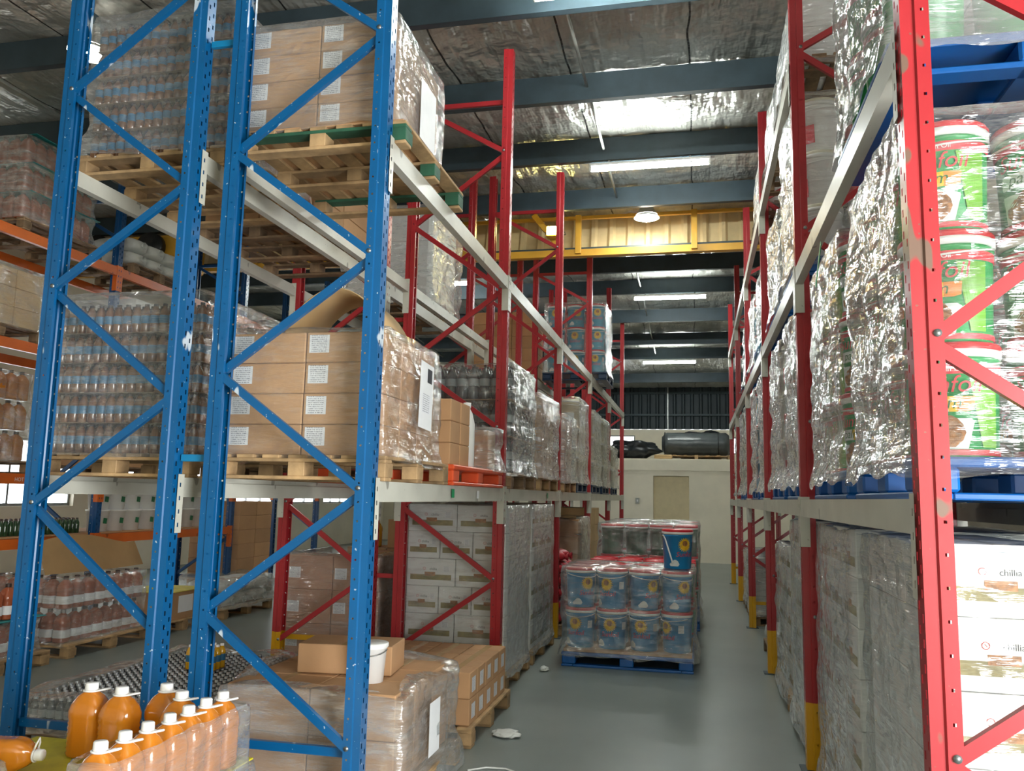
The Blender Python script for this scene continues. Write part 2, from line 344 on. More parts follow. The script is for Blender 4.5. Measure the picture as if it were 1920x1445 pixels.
# office block at the end of the aisle
YO = 23.83
wo = wall_with_holes('wall_office', 'y', YO, -4.2, XW1, 2.83, [(-1.22, -.23, 0, 2.37)], .14, 'wall_white', 1)
put('office_top_slab', box(XW1 + 4.2, YW1 - YO, .06, 'wall_white', 0), ((XW1 - 4.2) / 2, (YO + YW1) / 2, 2.79), wo)
put('office_side', box(.14, YW1 - YO - .16, 2.79, 'wall_white', 0), (-4.13, (YO + YW1) / 2 + .07, 0), wo)
put('fascia_board', box(XW1 + 4.2, .018, .31, 'wall_white', .003), ((XW1 - 4.2) / 2, YO - .009, 2.52), wo)
d1 = struct('door_1', box(.985, .04, 2.36, 'door_cream', .004), (-.725, YO + .09, 0)); put('handle', tube('dh', [(0, 0, 0), (0, -.05, 0), (-.11, -.05, 0)], .011, 'steel'), (.40, -.02, 1.03), d1)
sw = thing('wall_switch', (-1.66, YO, 1.58), 'small grey switch box on the cream office wall', 'switch'); put('switch_box', box(.11, .05, .16, 'conduit'), (0, -.025, 0), sw); put('rocker', box(.04, .012, .06, 'paper'), (0, -.055, .05), sw)
# ------------------------------------------------------------------ lamps of the hall
def strip_light(x, y, z, label, group=None):
    t = thing('fluorescent_light', (x, y, z), label, 'light', group)
    put('housing', box(1.5, .045, .04, 'cap_white', .006), (0, 0, .05), t)
    tb = put('tube', tube('ftube', [(-.72, 0, 0), (.72, 0, 0)], .022, 'tube_glow', 10), (0, 0, .005), t)
    for s in (-1, 1): put('end_cap', box(.03, .05, .06, 'cap_white', .004), (s * .735, 0, -.012), t)
    for s in (-.5, .5): put('bracket', box(.03, .03, .03, 'steel'), (s, 0, .088), t)
strip_light(-.56, 10.02, 5.83, 'fluorescent strip light under the second purlin before the yellow bulkhead')
strip_light(-.56, 6.30, 5.83, 'fluorescent strip light overhead at the front of the aisle')
strip_light(-.53, 17.02, 5.83, 'fluorescent strip light on the first purlin beyond the yellow bulkhead')
strip_light(-.75, 23.37, roofz(23.37) - .44, 'fluorescent strip light above the white office block')
strip_light(-5.1, 15.32, 5.83, 'fluorescent strip light seen behind the red frames of the racks')
def high_bay(x, y, z, label):
    t = thing('high_bay_lamp', (x, y, z), label, 'lamp')
    put('reflector', lathe('hb', [(.07, .26), (.075, .2), (.17, .03), (.19, 0)], 'conduit', 20), (0, 0, 0), t)
    put('lens', lathe('hbl', [(0, -.05), (.06, -.045), (.12, -.02), (.155, .015), (.165, .04)], 'led_glow', 20), (0, 0, 0), t)
    put('driver_box', box(.1, .1, .12, 'steel_dark'), (0, 0, .255), t); put('hook', tube('hbh', [(0, 0, .37), (0, 0, .5)], .008, 'steel'), (0, 0, 0), t)
high_bay(-5.48, 6.17, 5.70, 'round high bay lamp glaring above the orange-beam rack'); high_bay(-.72, 12.2, 5.92, 'round high bay lamp hanging before the yellow bulkhead')
# overhead crane and its bulkhead
cr = thing('overhead_crane', (0, 12.6, 5.5), 'yellow overhead crane bridge with a ribbed sheet panel behind', 'crane')
put('sheet_panel', cladding(XW0 + .1, XW1 - .1, 0, .70, 'bulk_sheet', .29, .05, -.16, 6), (0, .3, .05), cr)
put('top_rail', box(XW1 - XW0 - .3, .06, .05, 'crane_yellow'), ((XW0 + XW1) / 2, -.02, .58), cr); put('bottom_girder', box(XW1 - XW0 - .3, .12, .11, 'crane_yellow'), ((XW0 + XW1) / 2, -.02, -.03), cr)
put('cable_channel', box(XW1 - XW0 - .3, .05, .04, 'steel_dark'), ((XW0 + XW1) / 2, .0, .085), cr)
for x in (-7.4, -5.6, -1.80, -.02, 1.76): put('stanchion', box(.09, .07, .62, 'crane_yellow'), (x, -.1, .0), cr)
tr = put('trolley', box(1.1, .5, .78, 'crane_yellow', .02), (-4.25, -.5, -.10), cr); put('trolley_panel', box(.55, .06, .85, 'crane_yellow', .01), (.62, -.2, -.18), tr, (0, math.radians(-24), 0)); put('drum', tube('drum', [(-.4, 0, 0), (.4, 0, 0)], .16, 'steel_dark', 16), (0, -.42, .3), tr)
gb = put('end_carriage', box(1.9, .8, .5, 'crane_yellow', .02), (-9.3, -.5, -.12), cr)
for s in (-.5, .5): put('wheel', tube('whl', [(0, -.06, 0), (0, .06, 0)], .24, 'pl_black', 20), (s, -.46, .28), gb)
dgb = put('diagonal_strut', box(.09, .09, .75, 'crane_yellow'), (-2.05, -.12, .06), cr, (0, math.radians(-38), 0))
fl = thing('floodlight', (-2.14, 12.28, 5.72), 'yellow-glowing floodlight on the crane bridge', 'lamp')
put('body', box(.26, .16, .16, 'crane_yellow', .01), (0, .02, 0), fl); put('lens', box(.22, .02, .13, 'flood_glow', .004), (0, -.071, .015), fl); put('yoke', tube('yk', [(-.15, 0, .08), (-.15, .14, .08), (.15, .14, .08), (.15, 0, .08)], .01, 'steel'), (0, .02, 0), fl)
# ------------------------------------------------------------------ pallet racking
def strip(bm, p, du, u0, u1, H, cols, mi=0):
    """upright plate with punched hole columns; p(u,z)->point"""
    brk = u0
    for uc, hw, hh, pitch, off in sorted(cols):
        def quad(a, b_, z0, z1):
            f = bm.faces.new([bm.verts.new(p(*q)) for q in ((a, z0), (b_, z0), (b_, z1), (a, z1))]); f.material_index = mi
        quad(brk, uc - hw, 0, H); z = 0; k = 0
        while True:
            c = off + k * pitch
            if c + hh > H - .02: break
            quad(uc - hw, uc + hw, z, c - hh); z = c + hh; k += 1
        quad(uc - hw, uc + hw, z, H); brk = uc + hw
    f = bm.faces.new([bm.verts.new(p(*q)) for q in ((brk, 0), (u1, 0), (u1, H), (brk, H))]); f.material_index = mi
def post_mesh(m, H=5.95):
    k = ('post', m, H)
    if k not in MC:
        bm = bmesh.new()
        strip(bm, lambda u, z: (.042, u, z), 1, -.042, .042, H, [(-.02, .006, .013, .075, .05), (.02, .006, .013, .075, .0875)])   # web with slots
        for s in (-1, 1):
            strip(bm, lambda u, z: (u, s * .042, z), 1, .002, .042, H, [])
            strip(bm, lambda u, z: (u, s * (.042 + (.002 - u) * 1.2 if u > -.004 else .05), z), 1, -.004, .002, H, [])
            strip(bm, lambda u, z: (u, s * .05, z), 1, -.048, -.004, H, [(-.026, .005, .005, .1, .06)])
            strip(bm, lambda u, z: (-.048, s * u, z), 1, .03, .05, H, [])
        bmesh.ops.remove_doubles(bm, verts=bm.verts[:], dist=1e-5)
        MC[k] = finish('upright', bm, m)
    return MC[k]
def brace_mesh(dx, dz, m):
    k = ('brace', round(dx, 3), round(dz, 3), m)
    if k not in MC:
        bm = bmesh.new(); l = math.hypot(dx, dz); t = Vector((dx, 0, dz)) / l; nn = Vector((-t.z, 0, t.x)); w = .022
        def P(a, b_, y): v = t * a + nn * b_; return bm.verts.new((v.x, y, v.z))
        for b0, y0, b1, y1 in ((-w, -.014, w, -.014), (-w, -.014, -w, .014), (w, -.014, w, .014), (-w, .014, -w + .008, .014), (w, .014, w - .008, .014)):
            bm.faces.new((P(0, b0, y0), P(l, b0, y0), P(l, b1, y1), P(0, b1, y1)))
        MC[k] = finish('brace', bm, m)
    return MC[k]
def beam_mesh(l, m, side):
    k = ('beam', round(l, 3), m, side)
    if k not in MC:
        bm = bmesh.new(); pr = [(0, 0), (.052, 0), (.052, .112), (.024, .112), (.024, .082), (0, .082)]
        a = [bm.verts.new((side * x, 0, z)) for x, z in pr]; b_ = [bm.verts.new((side * x, l, z)) for x, z in pr]
        for i in range(6): bm.faces.new((a[i], a[(i + 1) % 6], b_[(i + 1) % 6], b_[i]))
        bm.faces.new(a); bm.faces.new(b_); MC[k] = finish('beam', bm, m)
    return MC[k]
def conn_mesh(m, side, end):
    """angle plate that hooks the beam to the post"""
    k = ('conn', m, side, end)
    if k not in MC:
        bm = bmesh.new(); z0, z1 = -.20, .13
        strip(bm, lambda u, z: (side * .056, end * u, z + z0), 1, -.055, .004, z1 - z0, [(-.03, .006, .012, .075, .045)])
        strip(bm, lambda u, z: (side * (.056 - u), end * .003, z + z0), 1, 0, .062, z1 - z0, [])
        MC[k] = finish('connector', bm, m)
    return MC[k]
def rack(label, xa, xb, ys, levels, postm, bracem, beamm, nodes_a, nodes_b, group=None, H=5.95, horiz=(.33, 5.45), sp=None):
    """xa aisle-side post line, xb other post line; levels: per bay list of beam top heights"""
    t = thing('pallet_rack', (0, 0, 0), label, 'rack', group); s = 1 if xa > xb else -1
    for i, y in enumerate(ys):
        pm = postm[min(i, len(postm) - 1)]; bmn = bracem[min(i, len(bracem) - 1)]
        for x, face in ((xa, s), (xb, -s)):
            p = put('upright', post_mesh(pm if not isinstance(pm, tuple) else (pm[0] if x == xa else pm[1]), H), (x, y, .006), t, (0, 0, 0 if face > 0 else math.pi))
            put('foot_plate', box(.16, .15, .008, 'steel_dark', .002), (0, 0, -.006), p)
        pts = sorted([(z, xa) for z in nodes_a[min(i, len(nodes_a) - 1)]] + [(z, xb) for z in nodes_b[min(i, len(nodes_b) - 1)]])
        for (z0, x0), (z1, x1) in zip(pts, pts[1:]):
            f = -.034 if x0 == xa else -.03
            e = .036 * (1 if x1 > x0 else -1); off = -.046 if (x0 == xa) else -.020
            bo = put('brace', brace_mesh(x1 - x0 - 2 * e, z1 - z0 - .04, bmn), (x0 + e, y + off + .012, z0 + .02), t)
            put('bolt', tube('bolt', [(0, -.022, 0), (0, .012, 0)], .013, 'steel', 8), (-.2 * e, 0, 0), bo)
        for z in horiz:
            mm = 'yellow_paint' if (z < .42 and 'red' in bmn) else bmn
            put('brace', brace_mesh(xb - xa - s * -.07 if xb < xa else xb - xa - .07, 0, mm), (xa - s * .035, y + .02, z), t)
    for i in range(len(ys) - 1):
        y0, y1 = ys[i] + .052, ys[i + 1] - .052
        for z in levels[min(i, len(levels) - 1)]:
            for x, side in ((xa, s), (xb, -s)):
                b_ = put('beam', beam_mesh(y1 - y0, beamm, side), (x - side * .005, y0, z - .112), t)
                put('beam_connector', conn_mesh(beamm, side, 1), (0, 0, 0), b_); put('beam_connector', conn_mesh(beamm, side, -1), (0, y1 - y0, 0), b_)
    return t
B = 3.08
YL = [4.195 + B * i for i in range(6)]; YR = [2.867 + B * i for i in range(6)]; Y3 = [2.9, 5.98, 9.06, 12.14, 15.22]
NA_B, NB_B = [.40, 1.72, 3.02, 4.34, 5.6], [1.06, 2.37, 3.68, 4.98]
NA_R, NB_R = [.97, 2.31, 3.60, 4.92], [.34, 1.60, 2.94, 4.25, 5.45]
ra = rack('tall pallet rack beside the aisle with one blue end frame and red frames', -1.73, -2.65, YL, [[1.78, 3.71]], ['blue_paint'] + ['red_paint'] * 5, ['blue_paint'] + ['red_brace'] * 5, 'beam_white', [NA_B, NA_R], [NB_B, NB_R], horiz=(.38, 5.45))
rb = rack('pallet rack standing back to back behind the aisle-side rack', -3.815, -2.92, YL, [[1.78, 3.71]], ['blue_paint'] + ['red_paint'] * 5, ['blue_paint'] + ['red_brace'] * 5, 'beam_white', [[1.60, 2.89, 4.15, 5.45], NB_R], [[.92, 2.23, 3.50, 4.8], NA_R], horiz=(.38, 5.45))
for i, y in enumerate(YL):
    for z in ((1.87, 4.38) if i == 0 else (.95, 3.33)): put('row_spacer', tube('rsp', [(-.135 + .05, 0, 0), (.135 - .05, 0, 0)], .02, 'x', 8) if False else box(.17, .03, .04, 'spacer_teal' if i == 0 else 'red_brace'), (-2.785, y + .02, z), rb)
rr = rack('red pallet rack with white beams and a worn scratched first post', .72, 1.64, YR, [[1.735, 3.325], [1.735, 3.325, 4.88]], [('red_worn', 'red_paint')] + ['red_paint'] * 5, ['red_brace'], 'beam_white', [[.95, 2.24, 3.60, 4.95]], [[.34, 1.60, 2.94, 4.25, 5.45]])
rc = rack('dark blue pallet rack with orange beams across the side aisle', -7.32, -8.24, Y3, [[1.13, 1.84, 3.30, 4.53]] * 3 + [[1.84, 3.30, 4.53]], ['navy_paint'], ['navy_paint'], 'beam_orange', [[.97, 2.31, 3.60, 4.92]], [[.34, 1.60, 2.94, 4.25, 5.45]])
put('beam_lettering', flat_text('HOT', .06, 'paper'), (-7.266, 7.75, 1.775), rc, (0, 0, math.pi / 2))
# ------------------------------------------------------------------ pallets
def wood_pallet(x0, x1, y0, y1, z, label, m='wood', group=None, ends=None, rz=0):
    lx, ly = x1 - x0, y1 - y0; t = thing('wooden_pallet', ((x0 + x1) / 2, (y0 + y1) / 2, z), label, 'pallet', group, rz)
    for s in (-1, 0, 1): put('bottom_board', box(lx, .1, .02, m), (0, s * (ly / 2 - .05), 0), t)
    for sx in (-1, 0, 1):
        for sy in (-1, 0, 1): put('block', box(.1, .12, .078, ends if (ends and sx == 1) else m), (sx * (lx / 2 - .05), sy * (ly / 2 - .06), .02), t)
    for s in (-1, 0, 1): put('stringer_board', box(lx, .1, .02, ends if ends and s else m), (0, s * (ly / 2 - .05), .098), t)
    n = 7
    for i in range(n): put('deck_board', box(.105, ly, .02, m), (-lx / 2 + .0525 + (lx - .105) * i / (n - 1), 0, .118), t)
    return z + .139
def plastic_pallet(x0, x1, y0, y1, z, label, m='pl_blue', group=None):
    lx, ly = x1 - x0, y1 - y0; t = thing('plastic_pallet', ((x0 + x1) / 2, (y0 + y1) / 2, z), label, 'pallet', group)
    for s in (-1, 0, 1): put('runner', box(.12, ly, .025, m, .006), (s * (lx / 2 - .06), 0, 0), t)
    for s in (-1, 1): put('cross_runner', box(lx - .24, .1, .024, m, .005), (0, s * (ly / 2 - .05), 0), t)
    for sx in (-1, 0, 1):
        for sy in (-1, 0, 1): put('foot_block', box(.14, .16, .085, m, .01), (sx * (lx / 2 - .075), sy * (ly / 2 - .085), .025), t)
    d = put('deck', box(lx, ly, .035, m, .008), (0, 0, .11), t); 
    return z + .145
# ------------------------------------------------------------------ stretch film
def wrap(x0, x1, y0, y1, z0, z1, label, m='film', group=None, flare=.03, layers=0, amp=.018, lid=.12, seed=0, sag=0, rag=.03):
    cx, cy = (x0 + x1) / 2, (y0 + y1) / 2; hx, hy = (x1 - x0) / 2 + .012, (y1 - y0) / 2 + .012; cr_ = .05
    per = []; N = 34
    def seg(p, q, n):
        for i in range(n): per.append((p[0] + (q[0] - p[0]) * i / n, p[1] + (q[1] - p[1]) * i / n))
    cs = [(-hx, -hy), (hx, -hy), (hx, hy), (-hx, hy)]
    for i in range(4):
        a, b_ = Vector(cs[i]), Vector(cs[(i + 1) % 4]); d = (b_ - a).normalized(); seg(a + d * cr_, b_ - d * cr_, N)
        c2 = Vector(cs[(i + 2) % 4]); d2 = (c2 - b_).normalized()
        p, q = b_ - d * cr_, b_ + d2 * cr_
        for k in range(3): tt = k / 3; per.append(tuple((p * (1 - tt) ** 2 + b_ * 2 * tt * (1 - tt) + q * tt * tt)))
    n = len(per); H = z1 - z0; rows = max(10, int(H / .045)); bm = bmesh.new(); g = []
    for r in range(rows + 1 + 3):
        row = []
        for i, (px, py) in enumerate(per):
            t = min(1, r / rows); z = H * t
            l = math.hypot(px, py); ux, uy = px / l, py / l
            w = noise.noise((px * 3.2 + seed * 7.1, py * 3.2, z * 5)) * amp + noise.noise((px * 9, py * 9 + seed * 3.3, z * 14)) * amp * .5 + noise.noise((px * 2 + z * 6, py * 2 - z * 6, seed)) * amp * .6
            off = w + amp * .8 + flare * max(0, 1 - z / .14) ** 1.5
            if layers: off -= .02 * (.5 - .5 * math.cos(2 * math.pi * z / H * layers))
            if r == 0: z -= rag * (.5 + noise.noise((px * 5, py * 5, seed + 9)))
            if t > .85: off -= .012 * ((t - .85) / .15) ** 2; z += sag * noise.noise((px * 3, py * 3, seed + 4))
            if r > rows: k = r - rows; off -= lid * k / 3; z = H + .004 * k + .012 * noise.noise((px * 8, py * 8, seed + k)) + sag * noise.noise((px * 3, py * 3, seed + 4))
            row.append(bm.verts.new((px + ux * off, py + uy * off, z)))
        g.append(row)
    for a, b_ in zip(g, g[1:]):
        for i in range(n): bm.faces.new((a[i], a[(i + 1) % n], b_[(i + 1) % n], b_[i]))
    return tag(put('stretch_wrap', finish('stretch_wrap', bm, m, True), (cx, cy, z0)), label, 'plastic wrap', group)
# ------------------------------------------------------------------ cartons
def carton(x, y, z, lx, ly, lz, style, label, group, rz=0, face=None, cat='carton', low=False):
    m = {'brown': 'card', 'red': 'card_red', 'white': 'carton_white', 'light': 'card_light', 'plain': 'card', 'picture': 'carton_white', 'ends': 'card'}[style]
    o = tag(put('carton', box(lx, ly, lz, m, .005), (x, y, z), None, (0, 0, rz)), label, cat, group)
    if low: return o
    tp = 'tape_clear' if 'white' in m else 'tape'
    put('tape', box(.05, ly + .001, .0008, tp, 0), (0, 0, lz), o)
    if style in ('brown', 'red'):
        put('label', plate(.125, .105, 'print_lines'), (-lx / 2 + .08, -ly / 2 - .0006, lz * .32), o)
    if style == 'ends': put('label', plate(.1, .1, 'print_lines'), (lx / 2 + .0006, 0, lz * .2), o, (0, 0, math.pi / 2))
    if style == 'picture' or (style == 'white' and face):
        for side in (face or 'y'):
            rot = {'y': 0, 'x': math.pi / 2, 'X': -math.pi / 2}[side]; hw = (lx if side == 'y' else ly) / 2; d = (ly if side == 'y' else lx) / 2
            w = hw * 1.7
            lb = put('label', plate(w, lz * .2, 'olive'), (0, 0, 0), o, (0, 0, rot)); lb.location = Matrix.Rotation(rot, 3, 'Z') @ Vector((0, -d - .0006, lz * .22))
            put('picture', plate(w * .26, lz * .14, 'food'), (-w * .02, -.0005, lz * .15), lb); put('lettering', flat_text('chillia', lz * .13, 'ink'), (w * .06, -.0006, lz * .40), lb)
            put('emblem', ringplate(lz * .055, 'ink_red'), (-w * .16, -.0006, lz * .41), lb); put('small_print', plate(w * .16, lz * .2, 'print_lines'), (w * .38, -.0004, lz * .3), lb)
    return o
def plate(w, h, m):
    k = ('plate', round(w, 4), round(h, 4), m)
    if k not in MC:
        bm = bmesh.new(); bm.faces.new([bm.verts.new(p) for p in ((-w / 2, 0, 0), (w / 2, 0, 0), (w / 2, 0, h), (-w / 2, 0, h))]); MC[k] = finish('print', bm, m)
    return MC[k]
def ringplate(r, m):
    k = ('ringplate', round(r, 4), m)
    if k not in MC:
        bm = bmesh.new(); N = 18; a = [bm.verts.new((r * math.cos(t * 2 * math.pi / N), 0, r * math.sin(t * 2 * math.pi / N))) for t in range(N)]
        c = [bm.verts.new((r * .8 * math.cos(t * 2 * math.pi / N), 0, r * .8 * math.sin(t * 2 * math.pi / N))) for t in range(N)]
        for i in range(N): bm.faces.new((a[i], a[(i + 1) % N], c[(i + 1) % N], c[i]))
        bm.faces.new([bm.verts.new(p) for p in ((-r * .3, 0, r * .3), (-r * .2, 0, r * .4), (r * .4, 0, -r * .25), (r * .3, 0, -r * .35))]); MC[k] = finish('print', bm, m)
    return MC[k]
def stack(x0, x1, y0, y1, z0, nxs, ny, nz, h, style, label, group, side=1, full=False, jit=.004, face=None, low=False, skip=()):
    """a pallet load of cartons; the ones that nothing can show (inner columns) are left out"""
    for k in range(nz):
        nx = nxs[k % len(nxs)] if isinstance(nxs, (list, tuple)) else nxs
        dx, dy = (x1 - x0) / nx, (y1 - y0) / ny
        for j in range(ny):
            for i in range(nx):
                edge = (i == nx - 1) if side > 0 else (i == 0)
                if not (full or j == 0 or edge): continue
                if (i, j, k) in skip: continue
                carton(x0 + dx * (i + .5) + R.uniform(-jit, jit) * .3, y0 + dy * (j + .5) + R.uniform(-jit, jit) * .5, z0 + h * k + .0015 * k, dx - .006 - jit * .3, dy - .006 - jit * .3, h - .001, style, comp(label, layer_word(k, nz), 'aisle-side corner' if edge and j == 0 else ('aisle side, ' + ORD[j] + ' back') if edge else 'inner end'), group, 0, face, 'carton', low)
# ------------------------------------------------------------------ buckets
BH = .405
def brf(z): return .139 + .014 * z / .35
def bucket_parts(kind):
    body = {'green': 'b_green', 'blue': 'b_blue', 'cream': 'b_cream', 'white': 'b_white', 'sky': 'b_sky', 'orange': 'b_orange', 'dark': 'b_dark'}[kind]
    lid = {'cream': 'lid_cream', 'white': 'lid_cream', 'orange': 'lid_cream'}.get(kind, 'lid_red')
    return (lathe(('bk', body), [(0, 0), (.133, 0), (.139, .006), (.1525, .335), (.157, .337), (.157, .345), (.151, .347), (.152, .362), (0, .362)], body, 24),
            lathe(('lid', lid), [(.1625, .376), (.163, .392), (.157, .402), (.142, .404), (.135, .397), (0, .397)], lid, 24),
            lathe('skirt', [(.152, .350), (.161, .352), (.1632, .377), (.151, .377)], 'b_white', 24))
def rfo(z): return brf(z) + .0035
def flower(r1, r2, m, n=22):
    k = ('flower', r1, r2, m)
    if k not in MC:
        bm = bmesh.new(); c = bm.verts.new((0, 0, 0)); rg = [bm.verts.new(((r1 if i % 2 else r2) * math.cos(math.pi * i / n), (r1 if i % 2 else r2) * math.sin(math.pi * i / n), 0)) for i in range(2 * n)]
        for i in range(2 * n): bm.faces.new((c, rg[i], rg[(i + 1) % (2 * n)]))
        MC[k] = finish('print', bm, m)
    return MC[k]
def bucket(x, y, z, kind, label, group=None, rz=0, detail=1, handle=False, s=1):
    t = thing('bucket', (x, y, z), label, 'bucket', group, rz)
    if s != 1: t.scale = (s, s, s)
    b_, l, k = bucket_parts(kind); bo = put('body', b_, (0, 0, 0), t); ld = put('lid', l, (0, 0, 0), t); put('lid_skirt', k, (0, 0, 0), ld)
    if detail:
        hp = [(.159 * math.cos(a), -.161 * math.sin(a), .340 - .03 * math.sin(a)) for a in [math.pi * i / 14 for i in range(15)]]
        if handle: hp = [(-.158, .03 - .02 * i, .335) for i in range(2)] + [(-.166, -.04 - .022 * i, .30 - .034 * i) for i in range(8)]
        put('handle', tube(('hnd', handle), hp, .004 if not handle else .008, 'b_white', 6), (0, 0, 0), t)
    if kind == 'green':
        put('red_strip', band('g_red', rfo, .29, .325, 'print_red'), (0, 0, 0), bo); put('bottom_strip', band('g_bot', rfo, .008, .028, 'print_red'), (0, 0, 0), bo)
        if detail:
            put('lime_panel', bent('g_lime', patch('g_limef', [(.06, .12, .035), (.02, .13, .285)], 'lime'), lambda z: rfo(z) + .0004, .35, 0), (0, 0, 0), bo)
            put('lettering', bent('g_t1', text('Sunfoil', .085, 'print_red', .25), lambda z: rfo(z) + .0012, 0, .252), (0, 0, 0), bo)
            put('small_lettering', bent('g_t0', text('Plain Oil', .026, 'cap_white'), lambda z: rfo(z) + .001, .1, .307), (0, 0, 0), bo)
            put('ribbon', bent('g_rib', patch('g_ribf', [(-.1, .06, -.027), (-.105, .085, -.02), (-.1, .09, .027)], 'napkin'), lambda z: rfo(z) + .0007, 0, .185), (0, 0, 0), bo)
            put('ribbon_tip', bent('g_rib2', patch('g_rib2f', [(.03, .06, -.027), (.03, .085, -.02), (.03, .09, .027)], 'print_orange'), lambda z: rfo(z) + .001, 0, .185), (0, 0, 0), bo)
            put('ribbon_yellow', bent('g_rib3', patch('g_rib3f', [(.005, .032, -.027), (-.005, .032, .027)], 'sun_yellow'), lambda z: rfo(z) + .0009, 0, .185), (0, 0, 0), bo)
            put('palm_lettering', bent('g_t2', text('palm', .062, 'print_green', .25), lambda z: rfo(z) + .0016, -.1, .188), (0, 0, 0), bo)
            put('napkin_print', bent('g_nap', patch('g_napf', [(-.09, .06, .03), (-.1, .085, .125), (-.1, .07, .135)], 'napkin'), lambda z: rfo(z) + .0007, 0, 0), (0, 0, 0), bo)
            put('food_print', bent('g_food', patch('g_foodf', [(-.06, .02, .036), (-.085, .045, .06), (-.085, .055, .085), (-.06, .05, .11), (-.03, .03, .135), (-.01, .012, .145)], 'food'), lambda z: rfo(z) + .0012, 0, 0), (0, 0, 0), bo)
    elif kind in ('blue', 'sky'):
        if detail:
            put('sunflower', bent('s_sun', flower(.078, .052, 'sun_yellow'), lambda z: rfo(z) + .0005, 0, .248), (0, 0, 0), bo); put('flower_centre', bent('s_sun2', flower(.03, .028, 'food'), lambda z: rfo(z) + .001, 0, .262), (0, 0, 0), bo)
            put('lettering', bent('s_t', text('Sunfoil', .07, 'print_red', .2), lambda z: rfo(z) + .001, 0, .15), (0, 0, 0), bo)
            put('cloud', bent('s_cl', patch('s_clf', [(-.05, .03, .03), (-.06, .045, .05), (-.03, .03, .08), (-.01, .01, .095)], 'napkin'), lambda z: rfo(z) + .0005, -.7, 0), (0, 0, 0), bo)
            put('info_panel', bent('s_inf', patch('s_inff', [(-.03, .03, .2), (-.03, .03, .275)], 'print_lines'), lambda z: rfo(z) + .0005, 1.1, 0), (0, 0, 0), bo)
    elif kind in ('cream', 'white', 'orange', 'dark') and detail:
        put('label', bent(('w_lab', kind), patch(('w_labf', kind), [(-.09, .09, .06), (-.09, .09, .2)], {'cream': 'napkin', 'white': 'print_red', 'orange': 'sun_yellow', 'dark': 'b_green'}[kind]), lambda z: rfo(z) + .0005, -.5, 0), (0, 0, 0), bo)
    return t
def bucket_load(x0, x1, y0, y1, z0, nx, ny, nz, kind, label, group, side=1, rz=0, detail=1, full=False, rv=.25):
    for k in range(nz):
        for j in range(ny):
            for i in range(nx):
                edge = (i == nx - 1) if side > 0 else (i == 0)
                if not (full or j == 0 or edge): continue
                dx, dy = (x1 - x0) / nx, (y1 - y0) / ny
                bucket(x0 + dx * (i + .5), y0 + dy * (j + .5), z0 + BH * k + .0015 * k, kind, comp(label, layer_word(k, nz), ('aisle-side corner' if j == 0 else 'aisle side') if edge else 'inner row'), group, rz + (-.9 if side < 0 and j and edge else 0) + R.uniform(-rv, rv), detail)
# ------------------------------------------------------------------ bottles
def jug_meshes(j='juice', cap='cap_white'):
    p = [(0, 0), (.058, 0), (.07, .008)]
    for k in range(7): z = .02 + k * .022; p += [(.0735, z), (.0705, z + .011)]
    p += [(.0745, .18), (.074, .205), (.066, .235), (.046, .268), (.026, .285), (.021, .29), (.021, .297), (0, .297)]
    return (lathe(('jug', j), p, j, 20, 1), lathe(('jcap', cap), [(.0, .293), (.026, .293), (.0265, .296), (.0255, .322), (.0225, .326), (0, .326)], cap, 16),
            tube('jhan', [(.03 * math.cos(a), .03 * math.sin(a), .2905) for a in [-2.6 + 5.2 * i / 14 for i in range(15)]] + [(-.05, .015, .297), (-.075, .0, .303), (-.05, -.012, .297), (-.027, -.015, .2905)], .0045, 'cap_white', 5))
def jug(x, y, z, label, group, rz=0, j='juice', cap='cap_white', lab=None, rot=None, simple=False):
    t = thing('juice_jug', (x, y, z), label, 'bottle', group, rz)
    if rot: t.rotation_euler = rot
    a, b_, c = jug_meshes(j, cap); bo = put('body', a, (0, 0, 0), t); cp = put('cap', b_, (0, 0, 0), t)
    if not simple: put('carry_handle', c, (0, 0, 0), cp)
    if lab: put('label', lathe(('jlab', lab), [(.0772, .05), (.0772, .13)], lab, 20, 1), (0, 0, 0), bo)
    return t
def small_bottle(j, capm, lab):
    k = ('sb', j, capm, lab)
    if k not in MC:
        bm = bmesh.new(); lathe_into(bm, [(0, 0), (.027, 0), (.031, .006), (.031, .055)], 10, 0); lathe_into(bm, [(.0315, .055), (.0315, .105)], 10, 2)
        lathe_into(bm, [(.031, .105), (.03, .125), (.016, .16), (.0125, .166)], 10, 0); lathe_into(bm, [(.015, .164), (.015, .18), (0, .182)], 10, 1)
        MC[k] = finish('bottle', bm, [j, capm, lab], True)
    return MC[k]
def pack(x, y, z, nx, ny, label, group, j='juice_small', capm='cap_dark', lab='lab_blue', s=1.0):
    t = thing('bottle_pack', (x, y, z), label, 'bottle pack', group); me = small_bottle(j, capm, lab); d = .0645 * s
    if s != 1: pass
    for a in range(nx):
        for b_ in range(ny): put('bottle', me, ((a - (nx - 1) / 2) * d, (b_ - (ny - 1) / 2) * d, .003), t, (0, 0, R.uniform(0, 6)), None if s == 1 else (s, s, s))
    put('tray', box(nx * d - .003, ny * d - .003, .003, 'wood_dark', 0), (0, 0, 0), t)
    return t
# =================================================================== LOADS
exec_order = 0
